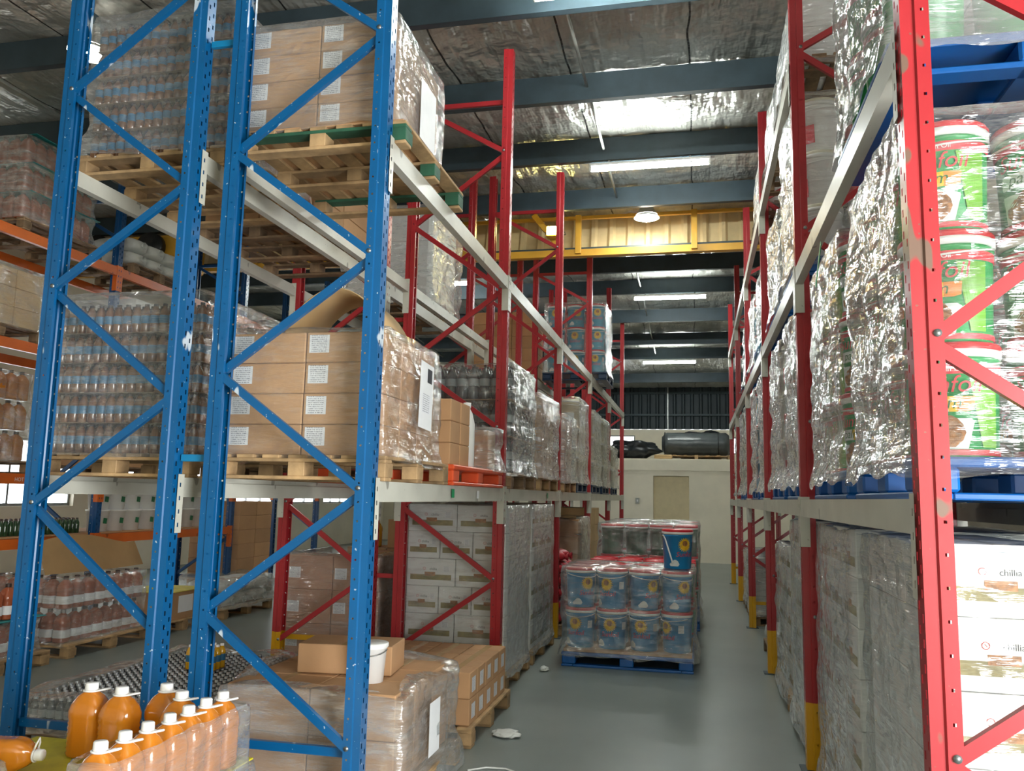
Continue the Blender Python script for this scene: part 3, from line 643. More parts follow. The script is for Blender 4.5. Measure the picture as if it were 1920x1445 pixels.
# ---- aisle-side rack, lower shelf
z = wood_pallet(-2.72, -1.66, 4.27, 5.45, 1.781, 'wooden pallet on the lower shelf under the labelled brown cartons')
stack(-2.70, -1.74, 4.37, 5.33, z, 2, 3, 4, .178, 'brown', 'brown carton with a white printed label, on the lower shelf by the blue post', 'labelled cartons on the lower shelf', 1)
wrap(-2.70, -1.72, 4.35, 5.36, z - .02, z + .735, 'clear stretch film around the labelled cartons on the lower shelf', 'film_thin', seed=1, flare=.04, sag=.02)
pn = tag(put('paper_sheet', plate(.26, .42, 'paper'), (-1.672, 4.95, 2.12), None, (0, math.radians(3), math.pi / 2)), 'white printed papers tucked in the film of the lower shelf cartons', 'paper')
put('stamp', plate(.09, .09, 'ink'), (.05, -.001, .3), pn); put('print', plate(.16, .12, 'print_lines'), (0, -.001, .1), pn)
# bent cardboard sheet behind them
bm = bmesh.new(); g = []
for i in range(17):
    a = math.radians(-62 + 124 * i / 16); x = .40 * math.sin(a); zz = .62 * math.cos(a) - .29
    g.append([[bm.verts.new((x * s, yy, zz * s)) for yy in (-.25, .25)] for s in (1, .985)])
for p, q in zip(g, g[1:]):
    for k in (0, 1): bm.faces.new((p[k][0], p[k][1], q[k][1], q[k][0]))
    for e in (0, 1): bm.faces.new((p[0][e], q[0][e], q[1][e], p[1][e]))
tag(put('cardboard_sheet', finish('cardboard', bm, 'card_light', True), (-2.24, 5.02, z + .755)), 'arched sheet of plain cardboard lying on the lower shelf cartons', 'cardboard')
z = plastic_pallet(-2.70, -1.66, 5.58, 7.10, 1.781, 'orange plastic pallet on the lower shelf beside the red post', 'pl_orange')
for k in range(3):
    for i in range(2): carton(-1.80 - .0, 5.72 + .26 * i, z + .155 * k + .001 * k, .2, .24, .154, 'plain', comp('small plain brown carton on the orange pallet', layer_word(k, 3), 'beside the film' if i == 0 else 'by the white jug'), 'small cartons on the orange pallet')
for k in range(2): carton(-2.27, 5.79, z + .2 * k + .001 * k, .42, .36, .2, 'plain', comp('wide brown carton at the back of the orange pallet', layer_word(k, 2)), 'wide cartons on the orange pallet')
ob = thing('open_carton', (-2.17, 6.46, z), 'open brown carton with raised flaps near the red post', 'carton')
for sx, sy, w, d in ((-1, 0, .006, .4), (1, 0, .006, .4), (0, -1, .38, .006), (0, 1, .38, .006)): put('side', box(w, d, .3, 'card', .001), (sx * .19, sy * .2, 0), ob)
put('bottom', box(.37, .39, .006, 'card', .001), (0, 0, 0), ob)
for sx, sy, w, d, rx, ry in ((1, 0, .18, .38, 0, -.6), (-1, 0, .18, .38, 0, .9), (0, -1, .36, .18, .75, 0), (0, 1, .36, .18, -.4, 0)): put('flap', box(w, d, .005, 'card_light', .001), (sx * .27, sy * .28, .34), ob, (rx, ry, 0))
wj = thing('white_jug', (-1.745, 6.178, z), 'white plastic jug between the small cartons on the orange pallet', 'bottle'); wj.scale = (.85, .85, 1); put('body', lathe('wj', [(0, 0), (.07, 0), (.075, .01), (.075, .33), (.05, .42), (.03, .45), (.03, .47), (0, .47)], 'b_white', 18), (0, 0, 0), wj); put('cap', lathe('wjc', [(.036, .465), (.036, .5), (0, .505)], 'cap_white', 14), (0, 0, 0), wj)
wrap(-2.06, -1.70, 6.78, 7.08, z, z + .36, 'crumpled clear film bundle on the orange pallet', 'film_milky', seed=3, amp=.04)
for k in range(2): carton(-1.88, 6.93, z + .17 * k, .3, .26, .168, 'plain', 'brown carton inside the crumpled film bundle on the orange pallet', 'cartons in the film bundle')
tag(put('blue_pipe', tube('bpipe', [(0, 0, 0), (0, 0, .50)], .022, 'pipe_blue', 12), (-2.25, 5.82, z + .402)), 'short bright blue pipe standing on the wide cartons', 'pipe')
# cola pallets
def big_bottle(j='cola'):
    k = ('bigb', j)
    if k not in MC:
        bm = bmesh.new(); lathe_into(bm, [(0, 0), (.045, 0), (.054, .012), (.055, .09), (.052, .13)], 12, 0); lathe_into(bm, [(.0555, .13), (.0555, .2)], 12, 1)
        lathe_into(bm, [(.055, .2), (.053, .225), (.035, .275), (.016, .31), (.014, .316)], 12, 0); lathe_into(bm, [(.017, .314), (.017, .334), (0, .336)], 12, 2); MC[k] = finish('bottle', bm, [j, 'lab_grey', 'cap_dark'], True)
    return MC[k]
def cola_load(x0, x1, y0, y1, z0, nz, label, group):
    nx, ny = 3, 3; dx, dy = (x1 - x0) / nx, (y1 - y0) / ny
    for k in range(nz):
        for j in range(ny):
            for i in range(nx):
                if not (j == 0 or i == nx - 1): continue
                t = thing('soft_drink_pack', (x0 + dx * (i + .5), y0 + dy * (j + .5), z0 + .342 * k), comp(label, layer_word(k, nz), 'aisle side' if i == nx - 1 else 'inner side'), 'bottle pack', group)
                for a in (-1, 0, 1):
                    for b_ in (-1, 0, 1): put('bottle', big_bottle(), (a * dx / 3.03, b_ * dx / 3.03, .004), t, (0, 0, R.uniform(0, 6)))
                put('tray', box(dx - .006, dy - .012, .004, 'card', 0), (0, 0, 0), t)
z = wood_pallet(-2.70, -1.66, 7.42, 8.62, 1.781, 'wooden pallet on the lower shelf under the dark soft drink bottles', 'wood_dark')
cola_load(-2.68, -1.68, 7.45, 8.58, z, 3, 'pack of dark soft drink bottles beside the first red post', 'dark soft drink packs on the lower shelf')
wrap(-2.68, -1.68, 7.44, 8.60, z, z + 1.03, 'clear film over the dark soft drink bottles', 'film', seed=5, layers=3, sag=.02)
z = wood_pallet(-2.70, -1.66, 8.85, 10.05, 1.781, 'pale wooden pallet on the lower shelf under the grey wrapped load')
stack(-2.66, -1.72, 8.92, 10.0, z, 1, 3, 3, .30, 'plain', 'plain brown carton inside the grey wrapped load', 'cartons in the grey wrapped load')
wrap(-2.68, -1.68, 8.88, 10.03, z, z + .93, 'greyish film tightly wrapped around cartons behind the soft drinks', 'film_dense', seed=6, amp=.03)
z = wood_pallet(-2.70, -1.66, 10.5, 11.6, 1.781, 'wooden pallet on the lower shelf past the second red post')
stack(-2.66, -1.72, 10.56, 11.55, z, 1, 3, 3, .28, 'red', 'reddish brown carton on the lower shelf past the second red post', 'cartons past the second red post', low=True)
wrap(-2.68, -1.68, 10.52, 11.58, z, z + .87, 'hazy film around reddish cartons past the second red post', 'film_dense', seed=7, amp=.03)
for q, (a, b_, w) in enumerate(((11.85, 13.0, 'next to the third red post'), (13.6, 14.75, 'past the third red post'), (15.1, 16.25, 'in front of the fourth red post'), (16.8, 17.95, 'in the last bay of the aisle rack'))):
    z = plastic_pallet(-2.70, -1.68, a, b_, 1.781, 'dark plastic pallet under the cream tubs ' + w, 'pl_navy')
    bucket_load(-2.70, -1.68, a, b_, z, 3, 3, 2 if q == 3 else 3, 'cream', 'cream tub stacked on the lower shelf ' + w, 'cream tubs ' + w, 1, .8, 1 if q < 2 else 0)
    wrap(-2.70, -1.68, a, b_, z, z + BH * (2 if q == 3 else 3) + .02, 'clear film around the cream tubs ' + w, 'film', seed=10 + q, layers=3)
# ---- aisle-side rack, upper shelf
z = wood_pallet(-2.72, -1.62, 4.27, 5.47, 3.711, 'wooden pallet with green painted ends on the upper shelf', 'wood', None, 'wood_green')
tag(put('slip_sheet', box(1.06, 1.16, .012, 'card'), (-2.17, 4.86, z)), 'flat cardboard slip sheet under the upper shelf cartons', 'cardboard'); z += .013
stack(-2.70, -1.74, 4.34, 5.2, z, 2, 3, 4, .168, 'brown', 'brown carton with a white printed label, on the upper shelf by the blue post', 'labelled cartons on the upper shelf', 1)
wrap(-2.70, -1.72, 4.32, 5.24, z, z + .695, 'whitish stretch film around the labelled cartons on the upper shelf', 'film', seed=20, flare=.025, amp=.010)
tag(put('paper_sheet', plate(.3, .4, 'paper'), (-1.690, 4.85, z + .08), None, (0, 0, math.pi / 2)), 'white paper on the film of the upper shelf cartons', 'paper')
z = plastic_pallet(-2.62, -1.50, 14.0, 15.2, 3.711, 'dark blue plastic pallet high on the upper shelf under sky blue buckets', 'pl_navy')
bucket_load(-2.60, -1.54, 14.05, 15.15, z, 3, 3, 3, 'sky', 'sky blue bucket with a yellow sunflower, high on the upper shelf', 'sky blue buckets on the upper shelf', 1, .2, 1)
wrap(-2.60, -1.54, 14.04, 15.16, z, z + BH * 3 + .02, 'clear film around the sky blue buckets on the upper shelf', 'film', seed=21, layers=3)
# ---- back-to-back rack
z = wood_pallet(-4.0, -2.92, 4.36, 5.5, 1.781, 'wooden pallet under the small juice bottles on the lower shelf')
def packs(x0, y0, z0, nz, ncol, nrow, label, group, nx=4, ny=3, **kw):
    for k in range(nz):
        for j in range(nrow):
            for i in range(ncol): pack(x0 + (i + .5) * (.0645 * nx + .004), y0 + (j + .5) * (.0645 * ny + .004), z0 + .188 * k, nx, ny, comp(label, layer_word(k, nz), ORD[j] + ' row' if nz == 1 else ('front row' if j == 0 else 'second row')), group, **kw)
packs(-3.98, 4.42, z, 5, 4, 2, 'pack of small juice bottles on the lower shelf behind the blue frame', 'juice packs on the lower shelf'); 
wrap(-3.98, -2.93, 4.40, 5.48, z, z + 1.0, 'clear wrinkled film around the small juice bottles on the lower shelf', 'film', seed=30, amp=.028, flare=.05, layers=2)
z = wood_pallet(-3.98, -2.92, 5.75, 6.95, 1.781, 'wooden pallet behind the small juice bottles on the lower shelf', 'wood_dark')
stack(-3.94, -2.96, 5.8, 6.9, z, 1, 2, 3, .295, 'plain', 'brown carton stacked behind the lower shelf juice bottles', 'cartons behind the juice bottles', low=True)
wrap(-3.96, -2.94, 5.78, 6.92, z, z + .94, 'crumpled film over the cartons behind the juice bottles', 'film_milky', seed=31, amp=.04, sag=.06)
z = wood_pallet(-3.95, -2.86, 4.40, 5.5, 3.711, 'wooden pallet under the small juice bottles on the upper shelf')
packs(-3.91, 4.46, z, 5, 4, 2, 'pack of small juice bottles on the upper shelf behind the blue frame', 'juice packs on the upper shelf')
wrap(-3.91, -2.86, 4.44, 5.46, z, z + .98, 'clear wrinkled film around the small juice bottles on the upper shelf', 'film', seed=32, amp=.03, layers=2)
z = wood_pallet(-3.98, -2.92, 5.8, 7.0, 3.711, 'dark wooden pallet on the upper shelf behind the juice bottles', 'wood_dark')
stack(-3.94, -2.96, 5.85, 6.95, z, 2, 2, 3, .24, 'plain', 'brown carton on the upper shelf behind the juice bottles', 'upper cartons behind the juice bottles', low=True)
z = wood_pallet(-3.98, -2.90, 8.6, 9.8, 3.711, 'wooden pallet under the silvery wrapped load on the upper shelf', 'wood_dark')
stack(-3.92, -2.96, 8.66, 9.75, z, 2, 3, 3, .36, 'white', 'white carton inside the silvery wrapped load on the upper shelf', 'cartons in the silvery load', low=True)
wrap(-3.96, -2.92, 8.62, 9.78, z, z + 1.12, 'silvery crumpled film around white cartons on the upper shelf', 'film_dense', seed=33, amp=.045)
z = wood_pallet(-3.98, -2.80, 14.0, 15.2, 3.711, 'wooden pallet under tall brown cartons at the back of the upper shelf', 'wood_dark')
stack(-3.94, -2.82, 14.05, 15.1, z, 3, 2, 5, .22, 'plain', 'brown carton in the tall stack at the back of the upper shelf', 'tall brown stack on the upper shelf', low=True)
z = wood_pallet(-3.98, -2.92, 9.0, 10.15, 1.781, 'wooden pallet on the lower shelf of the back rack by its red frame', 'wood_dark')
stack(-3.92, -2.96, 9.02, 10.1, z, 1, 2, 3, .26, 'light', 'pale carton on the lower shelf of the back rack by its red frame', 'pale cartons on the back rack', low=True)
# rolled tyre-like black coil on the back rack
for k in range(7):
    tag(put('tyre', lathe('tyre', [(.2, 0), (.27, .0), (.29, .02), (.29, .07), (.27, .09), (.2, .09), (.2, 0)], 'tarp_black', 24), (-3.25, 9.1 + .13 * k, z + .783 + .292), None, (-math.pi / 2, 0, 0)), 'black tyre standing in a row on the back rack lower shelf', 'tyre', 'row of black tyres')
# ---- ground, under the racks
wood_pallet(-4.46, -2.98, 4.85, 6.75, 0.0, 'wooden pallet on the floor under the trays of capped bottles', 'wood_dark')
packs(-4.42, 4.9, .14, 1, 5, 7, 'floor tray of small bottles with silver caps inside the blue racks', 'trays of silver-capped bottles', 4, 4, j='cola', capm='cap_silver', lab='lab_grey')
pack(-3.78, 6.05, .14 + .186, 4, 3, 'small pack of orange juice bottles lying on the silver-capped trays', None, 'juice_yellow', 'cap_white', 'lab_blue')
wrap(-4.44, -3.02, 4.88, 6.73, .13, .345, 'torn clear film around the trays of silver-capped bottles', 'film', seed=40, amp=.03, lid=.2, sag=.05)
z = wood_pallet(-2.68, -1.52, 4.34, 5.46, 0.0, 'wooden pallet on the floor under the opened brown cartons')
stack(-2.62, -1.60, 4.42, 5.40, z, 2, 3, 2, .245, 'plain', 'large brown carton in the opened floor stack inside the blue frame', 'opened floor stack of cartons', 1, True)
wrap(-2.64, -1.56, 4.40, 5.42, z - .1, z + .50, 'torn slack film around the opened brown cartons on the floor', 'film_milky', seed=41, amp=.03, flare=.05, sag=.07, rag=.08)
carton(-2.10, 4.98, z + .495, .58, .34, .17, 'plain', 'single brown carton lying on top of the opened floor stack', None, .12)
bk = thing('white_bucket', (-1.86, 4.70, z + .493), 'small white lidded bucket standing on the opened cartons', 'bucket')
put('body', lathe('wb', [(0, 0), (.07, 0), (.085, .19), (.09, .192), (.09, .2), (0, .2)], 'cap_white', 20), (0, 0, 0), bk); put('lid', lathe('wbl', [(.094, .198), (.095, .218), (.088, .222), (0, .218)], 'b_white', 20), (0, 0, 0), bk); put('handle', tube('wbh', [(.094 * math.cos(a), -.098 * math.sin(a), .185 - .03 * math.sin(a)) for a in [math.pi * i / 10 for i in range(11)]], .003, 'steel', 5), (0, 0, 0), bk)
tag(put('paper_sheet', plate(.2, .3, 'paper'), (-1.512, 4.85, .22), None, (0, 0, math.pi / 2)), 'white delivery note in the torn film of the floor stack', 'paper')
z = wood_pallet(-2.62, -1.52, 5.72, 6.94, 0.0, 'pale wooden pallet on the floor under the small brown cartons')
for j in range(5):
    for i in range(4):
        if (i == 2 and j == 0) or (i < 2 and j < 2): continue
        for k in range(2):
            carton(-2.49 + .27 * i, 5.86 + .222 * j, z + .176 * k + .001 * k, .262, .216, .175, 'ends', comp('small brown carton with end label on the pale floor pallet', layer_word(k, 2), 'aisle edge' if i == 3 else ORD[3 - i] + ' from the aisle', ORD[j] + ' row'), 'small cartons on the pale pallet', R.uniform(-.015, .015))
z = wood_pallet(-2.68, -1.66, 7.40, 8.46, 0.0, 'wooden pallet under the white printed cartons by the first red post')
def whites(x0, x1, y0, y1, z, nz, label, group, side, face, low=False, h=.246, nxs=(3, 2)):
    stack(x0, x1, y0, y1, z, nxs, 3, nz, h, 'white', label, group, side, face=face, low=low)
whites(-2.64, -1.70, 7.44, 8.42, z, 6, 'white printed carton stacked by the first red post', 'white cartons by the first red post', 1, 'y')
wrap(-2.65, -1.69, 7.42, 8.44, z - .02, z + 1.49, 'shiny clear film around the white cartons by the first red post', 'film', seed=43, amp=.012)
z = wood_pallet(-2.68, -1.66, 8.62, 9.92, 0.0, 'wooden pallet under the white cartons next to the second red post')
whites(-2.64, -1.70, 8.66, 9.88, z, 6, 'white printed carton stacked next to the second red post', 'white cartons by the second red post', 1, 'x', nxs=1)
wrap(-2.65, -1.69, 8.64, 9.90, z - .02, z + 1.49, 'shiny clear film around the white cartons next to the second red post', 'film', seed=44, amp=.012)
z = wood_pallet(-3.96, -2.92, 7.52, 8.7, 0.0, 'wooden pallet on the floor behind the red frame with the yellow foot', 'wood_dark')
stack(-3.92, -2.96, 7.58, 8.66, z, 2, 3, 3, .32, 'red', 'reddish carton on the floor behind the red frame with the yellow foot', 'reddish floor cartons', 1)
wrap(-3.93, -2.95, 7.56, 8.68, z - .1, z + .98, 'shiny film around the reddish cartons behind the red frame', 'film', seed=45, amp=.03)
z = wood_pallet(-3.96, -2.92, 8.95, 10.1, 0.0, 'wooden pallet on the floor behind the wrapped reddish cartons', 'wood_dark')
stack(-3.92, -2.96, 9.0, 10.05, z, 2, 2, 4, .32, 'plain', 'brown carton on the floor behind the wrapped reddish cartons', 'brown cartons behind the reddish ones', 1, low=True, skip=((0, 0, 3),))
jug(-3.62, 9.1, z + .965, 'yellow oil bottle standing on the brown cartons behind the red frame', None, 0, 'juice_yellow', 'cap_white')
z = wood_pallet(-2.68, -1.66, 10.46, 11.6, 0.0, 'wooden pallet on the floor under the red sacks', 'wood_dark')
def sack(x, y, z, lx, ly, lz, rz, label, group, m='sack_red'):
    k = ('sack', lx, ly, lz, m)
    if k not in MC:
        bm = bmesh.new(); bmesh.ops.create_uvsphere(bm, u_segments=20, v_segments=12, radius=1)
        for v in bm.verts:
            c = v.co; q = [math.copysign(abs(t) ** .55, t) for t in c]; w = .06 * noise.noise(c * 2.5)
            v.co = (q[0] * lx / 2 * (1 + w), q[1] * ly / 2 * (1 + w), lz / 2 + q[2] * lz / 2 * (1 - .35 * max(0, abs(q[0]) - .6)))
        MC[k] = finish('sack', bm, m, True)
    o = tag(put('sack', MC[k], (x, y, z), None, (0, 0, rz)), label, 'sack', group)
    put('tied_end', lathe(('tie', m), [(.015, 0), (.02, .03), (.05, .07), (.045, .075)], m, 10), (lx / 2 * .9, 0, lz * .45), o, (0, math.pi / 2, 0)); return o
for k in range(6):
    for j in range(3):
        for i in range(2):
            if k == 5 and j == 2: continue
            sack(-2.42 + .5 * i, 10.66 + .36 * j, z + .150 * k, .50, .355, .149, R.uniform(-.06, .06), comp('plump red sack in the pile under the aisle rack', layer_word(k, 6), 'aisle side' if i else 'inner side'), 'pile of red sacks')
z = wood_pallet(-2.68, -1.66, 12.1, 13.3, 0.0, 'wooden pallet under the brown film-wrapped stack before the third red post', 'wood_dark')
stack(-2.62, -1.70, 12.15, 13.25, z, 2, 2, 5, .25, 'brown', 'brown carton in the film-wrapped stack before the third red post', 'film-wrapped stack before the third post', 1)
wrap(-2.64, -1.69, 12.13, 13.27, z, z + 1.28, 'slack yellowish film over the brown stack before the third red post', 'film', seed=46, amp=.03, sag=.08)
z = wood_pallet(-2.68, -1.66, 13.6, 14.8, 0.0, 'wooden pallet under pale cartons past the third red post', 'wood_dark')
stack(-2.62, -1.70, 13.65, 14.75, z, 1, 2, 5, .28, 'light', 'pale cardboard carton on the floor past the third red post', 'pale floor cartons past the third post', 1, low=True)
# ---- bucket pallets standing in the aisle
z = plastic_pallet(-1.38, -.05, 8.70, 9.90, 0.0, 'blue plastic pallet at the front of the row standing in the aisle')
for o_ in []: pass
bucket_load(-1.38, -.05, 8.75, 9.85, z + .03, 4, 3, 2, 'blue', 'blue sunflower oil bucket with red lid, wrapped at the front of the aisle row', 'wrapped blue buckets in the aisle', 1, 0, 1, True, .9)
tag(put('slip_sheet', box(1.3, 1.14, .028, 'card'), (-.715, 9.3, z)), 'cardboard slip sheet under the wrapped blue buckets', 'cardboard')
wrap(-1.38, -.05, 8.74, 9.86, z - .02, z + .03 + 2 * BH + .01, 'glossy film around the blue buckets at the front of the aisle row', 'film', seed=50, layers=2, lid=.55, amp=.022, flare=.04)
bucket(-.21, 8.99, z + .05 + 2 * BH, 'blue', 'single blue bucket with a white handle standing on the wrapped buckets', None, .55, 1, True)
z = plastic_pallet(-1.36, -.02, 10.08, 11.28, 0.0, 'blue plastic pallet under the unwrapped red-lidded buckets in the aisle')
bucket_load(-1.34, -.02, 10.12, 11.24, z, 4, 3, 2, 'green', 'red-lidded bucket standing unwrapped behind the wrapped blue ones', 'unwrapped red-lidded buckets', 1, 0, 0, True)
for q, (a, w, nz) in enumerate(((11.5, 'in the middle of the aisle row', 3), (12.95, 'at the far end of the aisle row', 3))):
    z = plastic_pallet(-1.34, .02, a, a + 1.2, 0.0, 'blue plastic pallet ' + w, 'pl_blue')
    bucket_load(-1.33, .01, a + .04, a + 1.16, z, 4, 3, nz, 'dark', 'dark green bucket with red lid wrapped ' + w, 'dark buckets ' + w, 1, 0, 0, False)
    wrap(-1.33, .01, a + .03, a + 1.17, z, z + BH * nz + .02, 'reddish glinting film around the dark buckets ' + w, 'film', seed=52 + q, layers=nz, lid=.5)
# ---- right-hand rack, lower shelf
def rload(y0, y1, zb, kind, nz, w, seed, pal='pl_blue', detail=1, ny=3, film_='film_bright', rz=-.25, full=False, wood=False):
    z = (wood_pallet if wood else plastic_pallet)(.72, 1.77, y0, y1, zb, ('wooden' if wood else 'blue plastic' if pal == 'pl_blue' else 'dark plastic') + ' pallet under the buckets ' + w, pal if not wood else 'wood')
    nm = {'green': 'green oil bucket with red lid', 'blue': 'blue bucket with red lid', 'sky': 'sky blue bucket', 'orange': 'orange tub', 'white': 'white bucket with a red label', 'cream': 'cream tub', 'dark': 'dark green bucket'}[kind]
    bucket_load(.735, 1.755, y0 + .02, y1 - .02, z, 3, ny, nz, kind, nm + ' ' + w, 'buckets ' + w, -1, rz, detail, full, .2)
    wrap(.735, 1.755, y0 + .02, y1 - .02, z - .05, z + BH * nz + .03, 'crinkled film around the buckets ' + w, film_, seed=seed, layers=nz, amp=.03, flare=.04, rag=.04)
rload(3.06, 4.16, 1.736, 'green', 3, 'on the lower shelf behind the worn red post', 60, rz=-.5)
rload(4.40, 5.55, 1.736, 'green', 3, 'on the lower shelf before the second right-hand post', 61, rz=-.9)
rload(6.08, 7.18, 1.736, 'dark', 3, 'on the lower shelf after the second right-hand post', 62, 'pl_blue', rz=-.9)
rload(7.45, 8.6, 1.736, 'white', 3, 'on the lower shelf before the third right-hand post', 63, 'pl_blue', rz=-.9)
rload(9.2, 10.3, 1.736, 'sky', 3, 'on the lower shelf after the third right-hand post', 64, 'pl_blue', rz=-.9)
rload(10.6, 11.75, 1.736, 'sky', 3, 'on the lower shelf before the fourth right-hand post', 65, 'pl_blue', rz=-.9)
rload(12.3, 13.4, 1.736, 'orange', 3, 'on the lower shelf after the fourth right-hand post', 66, 'pl_blue', 0, rz=-.9)
rload(13.7, 14.8, 1.736, 'cream', 3, 'on the lower shelf before the fifth right-hand post', 67, 'pl_blue', 0, rz=-.9)
rload(15.4, 16.5, 1.736, 'orange', 3, 'on the lower shelf after the fifth right-hand post', 68, 'pl_blue', 0, rz=-.9)
# upper shelf right
rload(3.2, 4.35, 3.326, 'green', 2, 'on the upper shelf over the worn red post', 70, 'pl_blue', 0, film_='film_dense')
rload(6.08, 7.18, 3.326, 'white', 3, 'on the upper shelf after the second right-hand post', 72, 'pl_blue', 1, rz=-.6)
rload(7.45, 8.6, 3.326, 'white', 2, 'on the upper shelf before the third right-hand post', 73, 'pl_blue', 0, rz=-.6)
rload(9.2, 10.3, 3.326, 'sky', 2, 'on the upper shelf after the third right-hand post', 74, 'pl_blue', 1, rz=-.9)
rload(10.6, 11.75, 3.326, 'sky', 2, 'on the upper shelf before the fourth right-hand post', 75, 'pl_blue', 0, rz=-.9)
rload(12.3, 13.4, 3.326, 'orange', 2, 'on the upper shelf after the fourth right-hand post', 76, 'pl_blue', 0, rz=-.9)
# top level right: wooden pallets with pale cartons
for q, (a, w) in enumerate(((6.1, 'after the second right-hand post'), (7.5, 'before the third right-hand post'), (9.2, 'after the third right-hand post'))):
    z = wood_pallet(.70, 1.72, a, a + 1.2, 4.881, 'wooden pallet on the top shelf ' + w, 'wood_dark')
    stack(.74, 1.68, a + .05, a + 1.15, z, 1, 3, 2, .25, 'white', 'white carton on the top shelf ' + w, 'top shelf cartons ' + w, -1, low=True)
    wrap(.73, 1.69, a + .04, a + 1.16, z - .08, z + .53, 'pale film hanging over the top shelf pallet ' + w, 'film_bright', seed=80 + q, flare=.05, rag=.03)
# ground right: white cartons
for q, (a, e, w, nz) in enumerate(((3.08, 4.18, 'behind the worn red post', 6), (4.42, 5.72, 'before the second right-hand post', 6), (6.06, 7.2, 'after the second right-hand post', 6), (7.45, 8.6, 'before the third right-hand post', 5))):
    z = wood_pallet(.72, 1.72, a, e, 0.0, 'wooden pallet under the white floor cartons ' + w, 'wood')
    stack(.76, 1.70, a + .03, e - .04, z, 1 if q else 2, 3, nz, .2405, 'white', 'white printed carton on the floor ' + w, 'white floor cartons ' + w, -1, face='y' if q == 0 else 'X', jit=.008)
    wrap(.75, 1.71, a + .02, e - .03, z - .06, z + nz * .2420 - .012, 'streaky clear film around the white floor cartons ' + w, 'film_thin' if q == 0 else 'film', seed=90 + q, amp=.02, flare=.04, sag=.02)
z = wood_pallet(.74, 1.72, 9.2, 10.4, 0.0, 'low wooden pallet on the floor after the third right-hand post', 'wood_dark')
carton(1.12, 9.6, z, .6, .5, .2, 'white', 'flat white carton on the low pallet after the third right-hand post', None)
sack(.95, 10.1, z, .4, .34, .22, .4, 'white plastic bag crumpled on the low pallet at right', None, 'bag_white')
for q, (a, w) in enumerate(((12.3, 'after the fourth right-hand post'), (13.7, 'before the fifth right-hand post'))):
    z = wood_pallet(.74, 1.72, a, a + 1.15, 0.0, 'wooden pallet under the short white stack ' + w, 'wood_dark')
    stack(.78, 1.68, a + .05, a + 1.1, z, 1, 2, 3, .26, 'white', 'white carton in the short stack ' + w, 'short white stack ' + w, -1, face='X')
    wrap(.77, 1.69, a + .04, a + 1.11, z, z + .8, 'slack film over the short white stack ' + w, 'film_milky', seed=96 + q)
# ---- rack with the orange beams
def jug_load(x0, x1, y0, y1, z0, nz, label, group, side=1, j='juice_red', cap='cap_dark', lab='paper', sheet=None, wlabel=None, film_='film', seed=0):
    nx, ny = int((x1 - x0) / .156), int((y1 - y0) / .156)
    for k in range(nz):
        for b_ in range(ny):
            for a in range(nx):
                if not (b_ == 0 or a == nx - 1): continue
                jug(x0 + .08 + .156 * a, y0 + .08 + .156 * b_, z0 + .334 * k, comp(label, layer_word(k, nz), 'aisle side' if a == nx - 1 else 'front row'), group, R.choice((0, math.pi / 2, math.pi)), j, cap, lab, None, True)
        if sheet and k < nz: tag(put('layer_sheet', box(nx * .156 + .02, ny * .156 + .02, .006, sheet, 0), ((x0 + x1) / 2, (y0 + y1) / 2, z0 + .334 * k + .3265)), 'teal layer sheet on the jugs ' + (wlabel or ''), 'sheet', 'teal sheets ' + (wlabel or ''))
    wrap(x0, x0 + nx * .156, y0, y0 + ny * .156, z0, z0 + .334 * nz - .03, 'loose film around the jugs ' + (wlabel or ''), film_, seed=seed, layers=nz, amp=.03)
T = 'on the top orange beams'
z = wood_pallet(-8.3, -7.26, 7.45, 8.7, 4.531, 'wooden pallet under the wrapped jugs ' + T, 'wood_dark')
jug_load(-8.26, -7.26, 7.47, 8.7, z, 3, 'orange-brown juice jug wrapped ' + T, 'wrapped jugs ' + T, 1, 'juice_red', 'cap_dark', None, 'sheet_teal', T, 'film_milky', 100)
z = wood_pallet(-8.3, -7.26, 9.3, 10.5, 4.531, 'wooden pallet under the pale bags ' + T, 'wood_dark')
for k in range(2):
    for j in range(3): sack(-7.66, 9.5 + .37 * j, z + .19 * k, .72, .38, .2, R.uniform(-.05, .05), comp('pale plastic bag piled ' + T, layer_word(k, 2)), 'pale bags ' + T, 'bag_white')
T = 'on the middle orange beams'
z = wood_pallet(-8.3, -7.26, 6.7, 7.9, 3.301, 'wooden pallet under the pale cartons ' + T, 'wood_dark')
stack(-8.25, -7.30, 6.75, 7.85, z, 2, 3, 3, .21, 'light', 'pale carton wrapped ' + T, 'pale cartons ' + T, 1)
wrap(-8.27, -7.29, 6.73, 7.87, z, z + .66, 'bright wrinkled film around the pale cartons ' + T, 'film_bright', seed=101, amp=.04)
z = wood_pallet(-8.3, -7.26, 9.4, 10.6, 3.301, 'wooden pallet under white cartons ' + T, 'wood_dark')
stack(-8.25, -7.30, 9.45, 10.55, z, 1, 2, 3, .26, 'white', 'white carton ' + T, 'white cartons ' + T, 1, low=True)
T = 'on the lowest orange shelf'
z = wood_pallet(-8.3, -7.26, 6.75, 7.95, 1.841, 'dark wooden pallet under the jugs ' + T, 'wood_dark')
jug_load(-8.26, -7.26, 6.77, 7.95, z, 3, 'amber juice jug wrapped ' + T, 'wrapped jugs ' + T, 1, 'juice', 'cap_dark', None, None, T, 'film_bright', 102)
z = wood_pallet(-8.3, -7.26, 9.3, 10.5, 1.841, 'dark wooden pallet under brown cartons ' + T, 'wood_dark')
stack(-8.25, -7.30, 9.35, 10.45, z, 1, 2, 3, .25, 'plain', 'brown carton ' + T, 'brown cartons ' + T, 1, low=True)
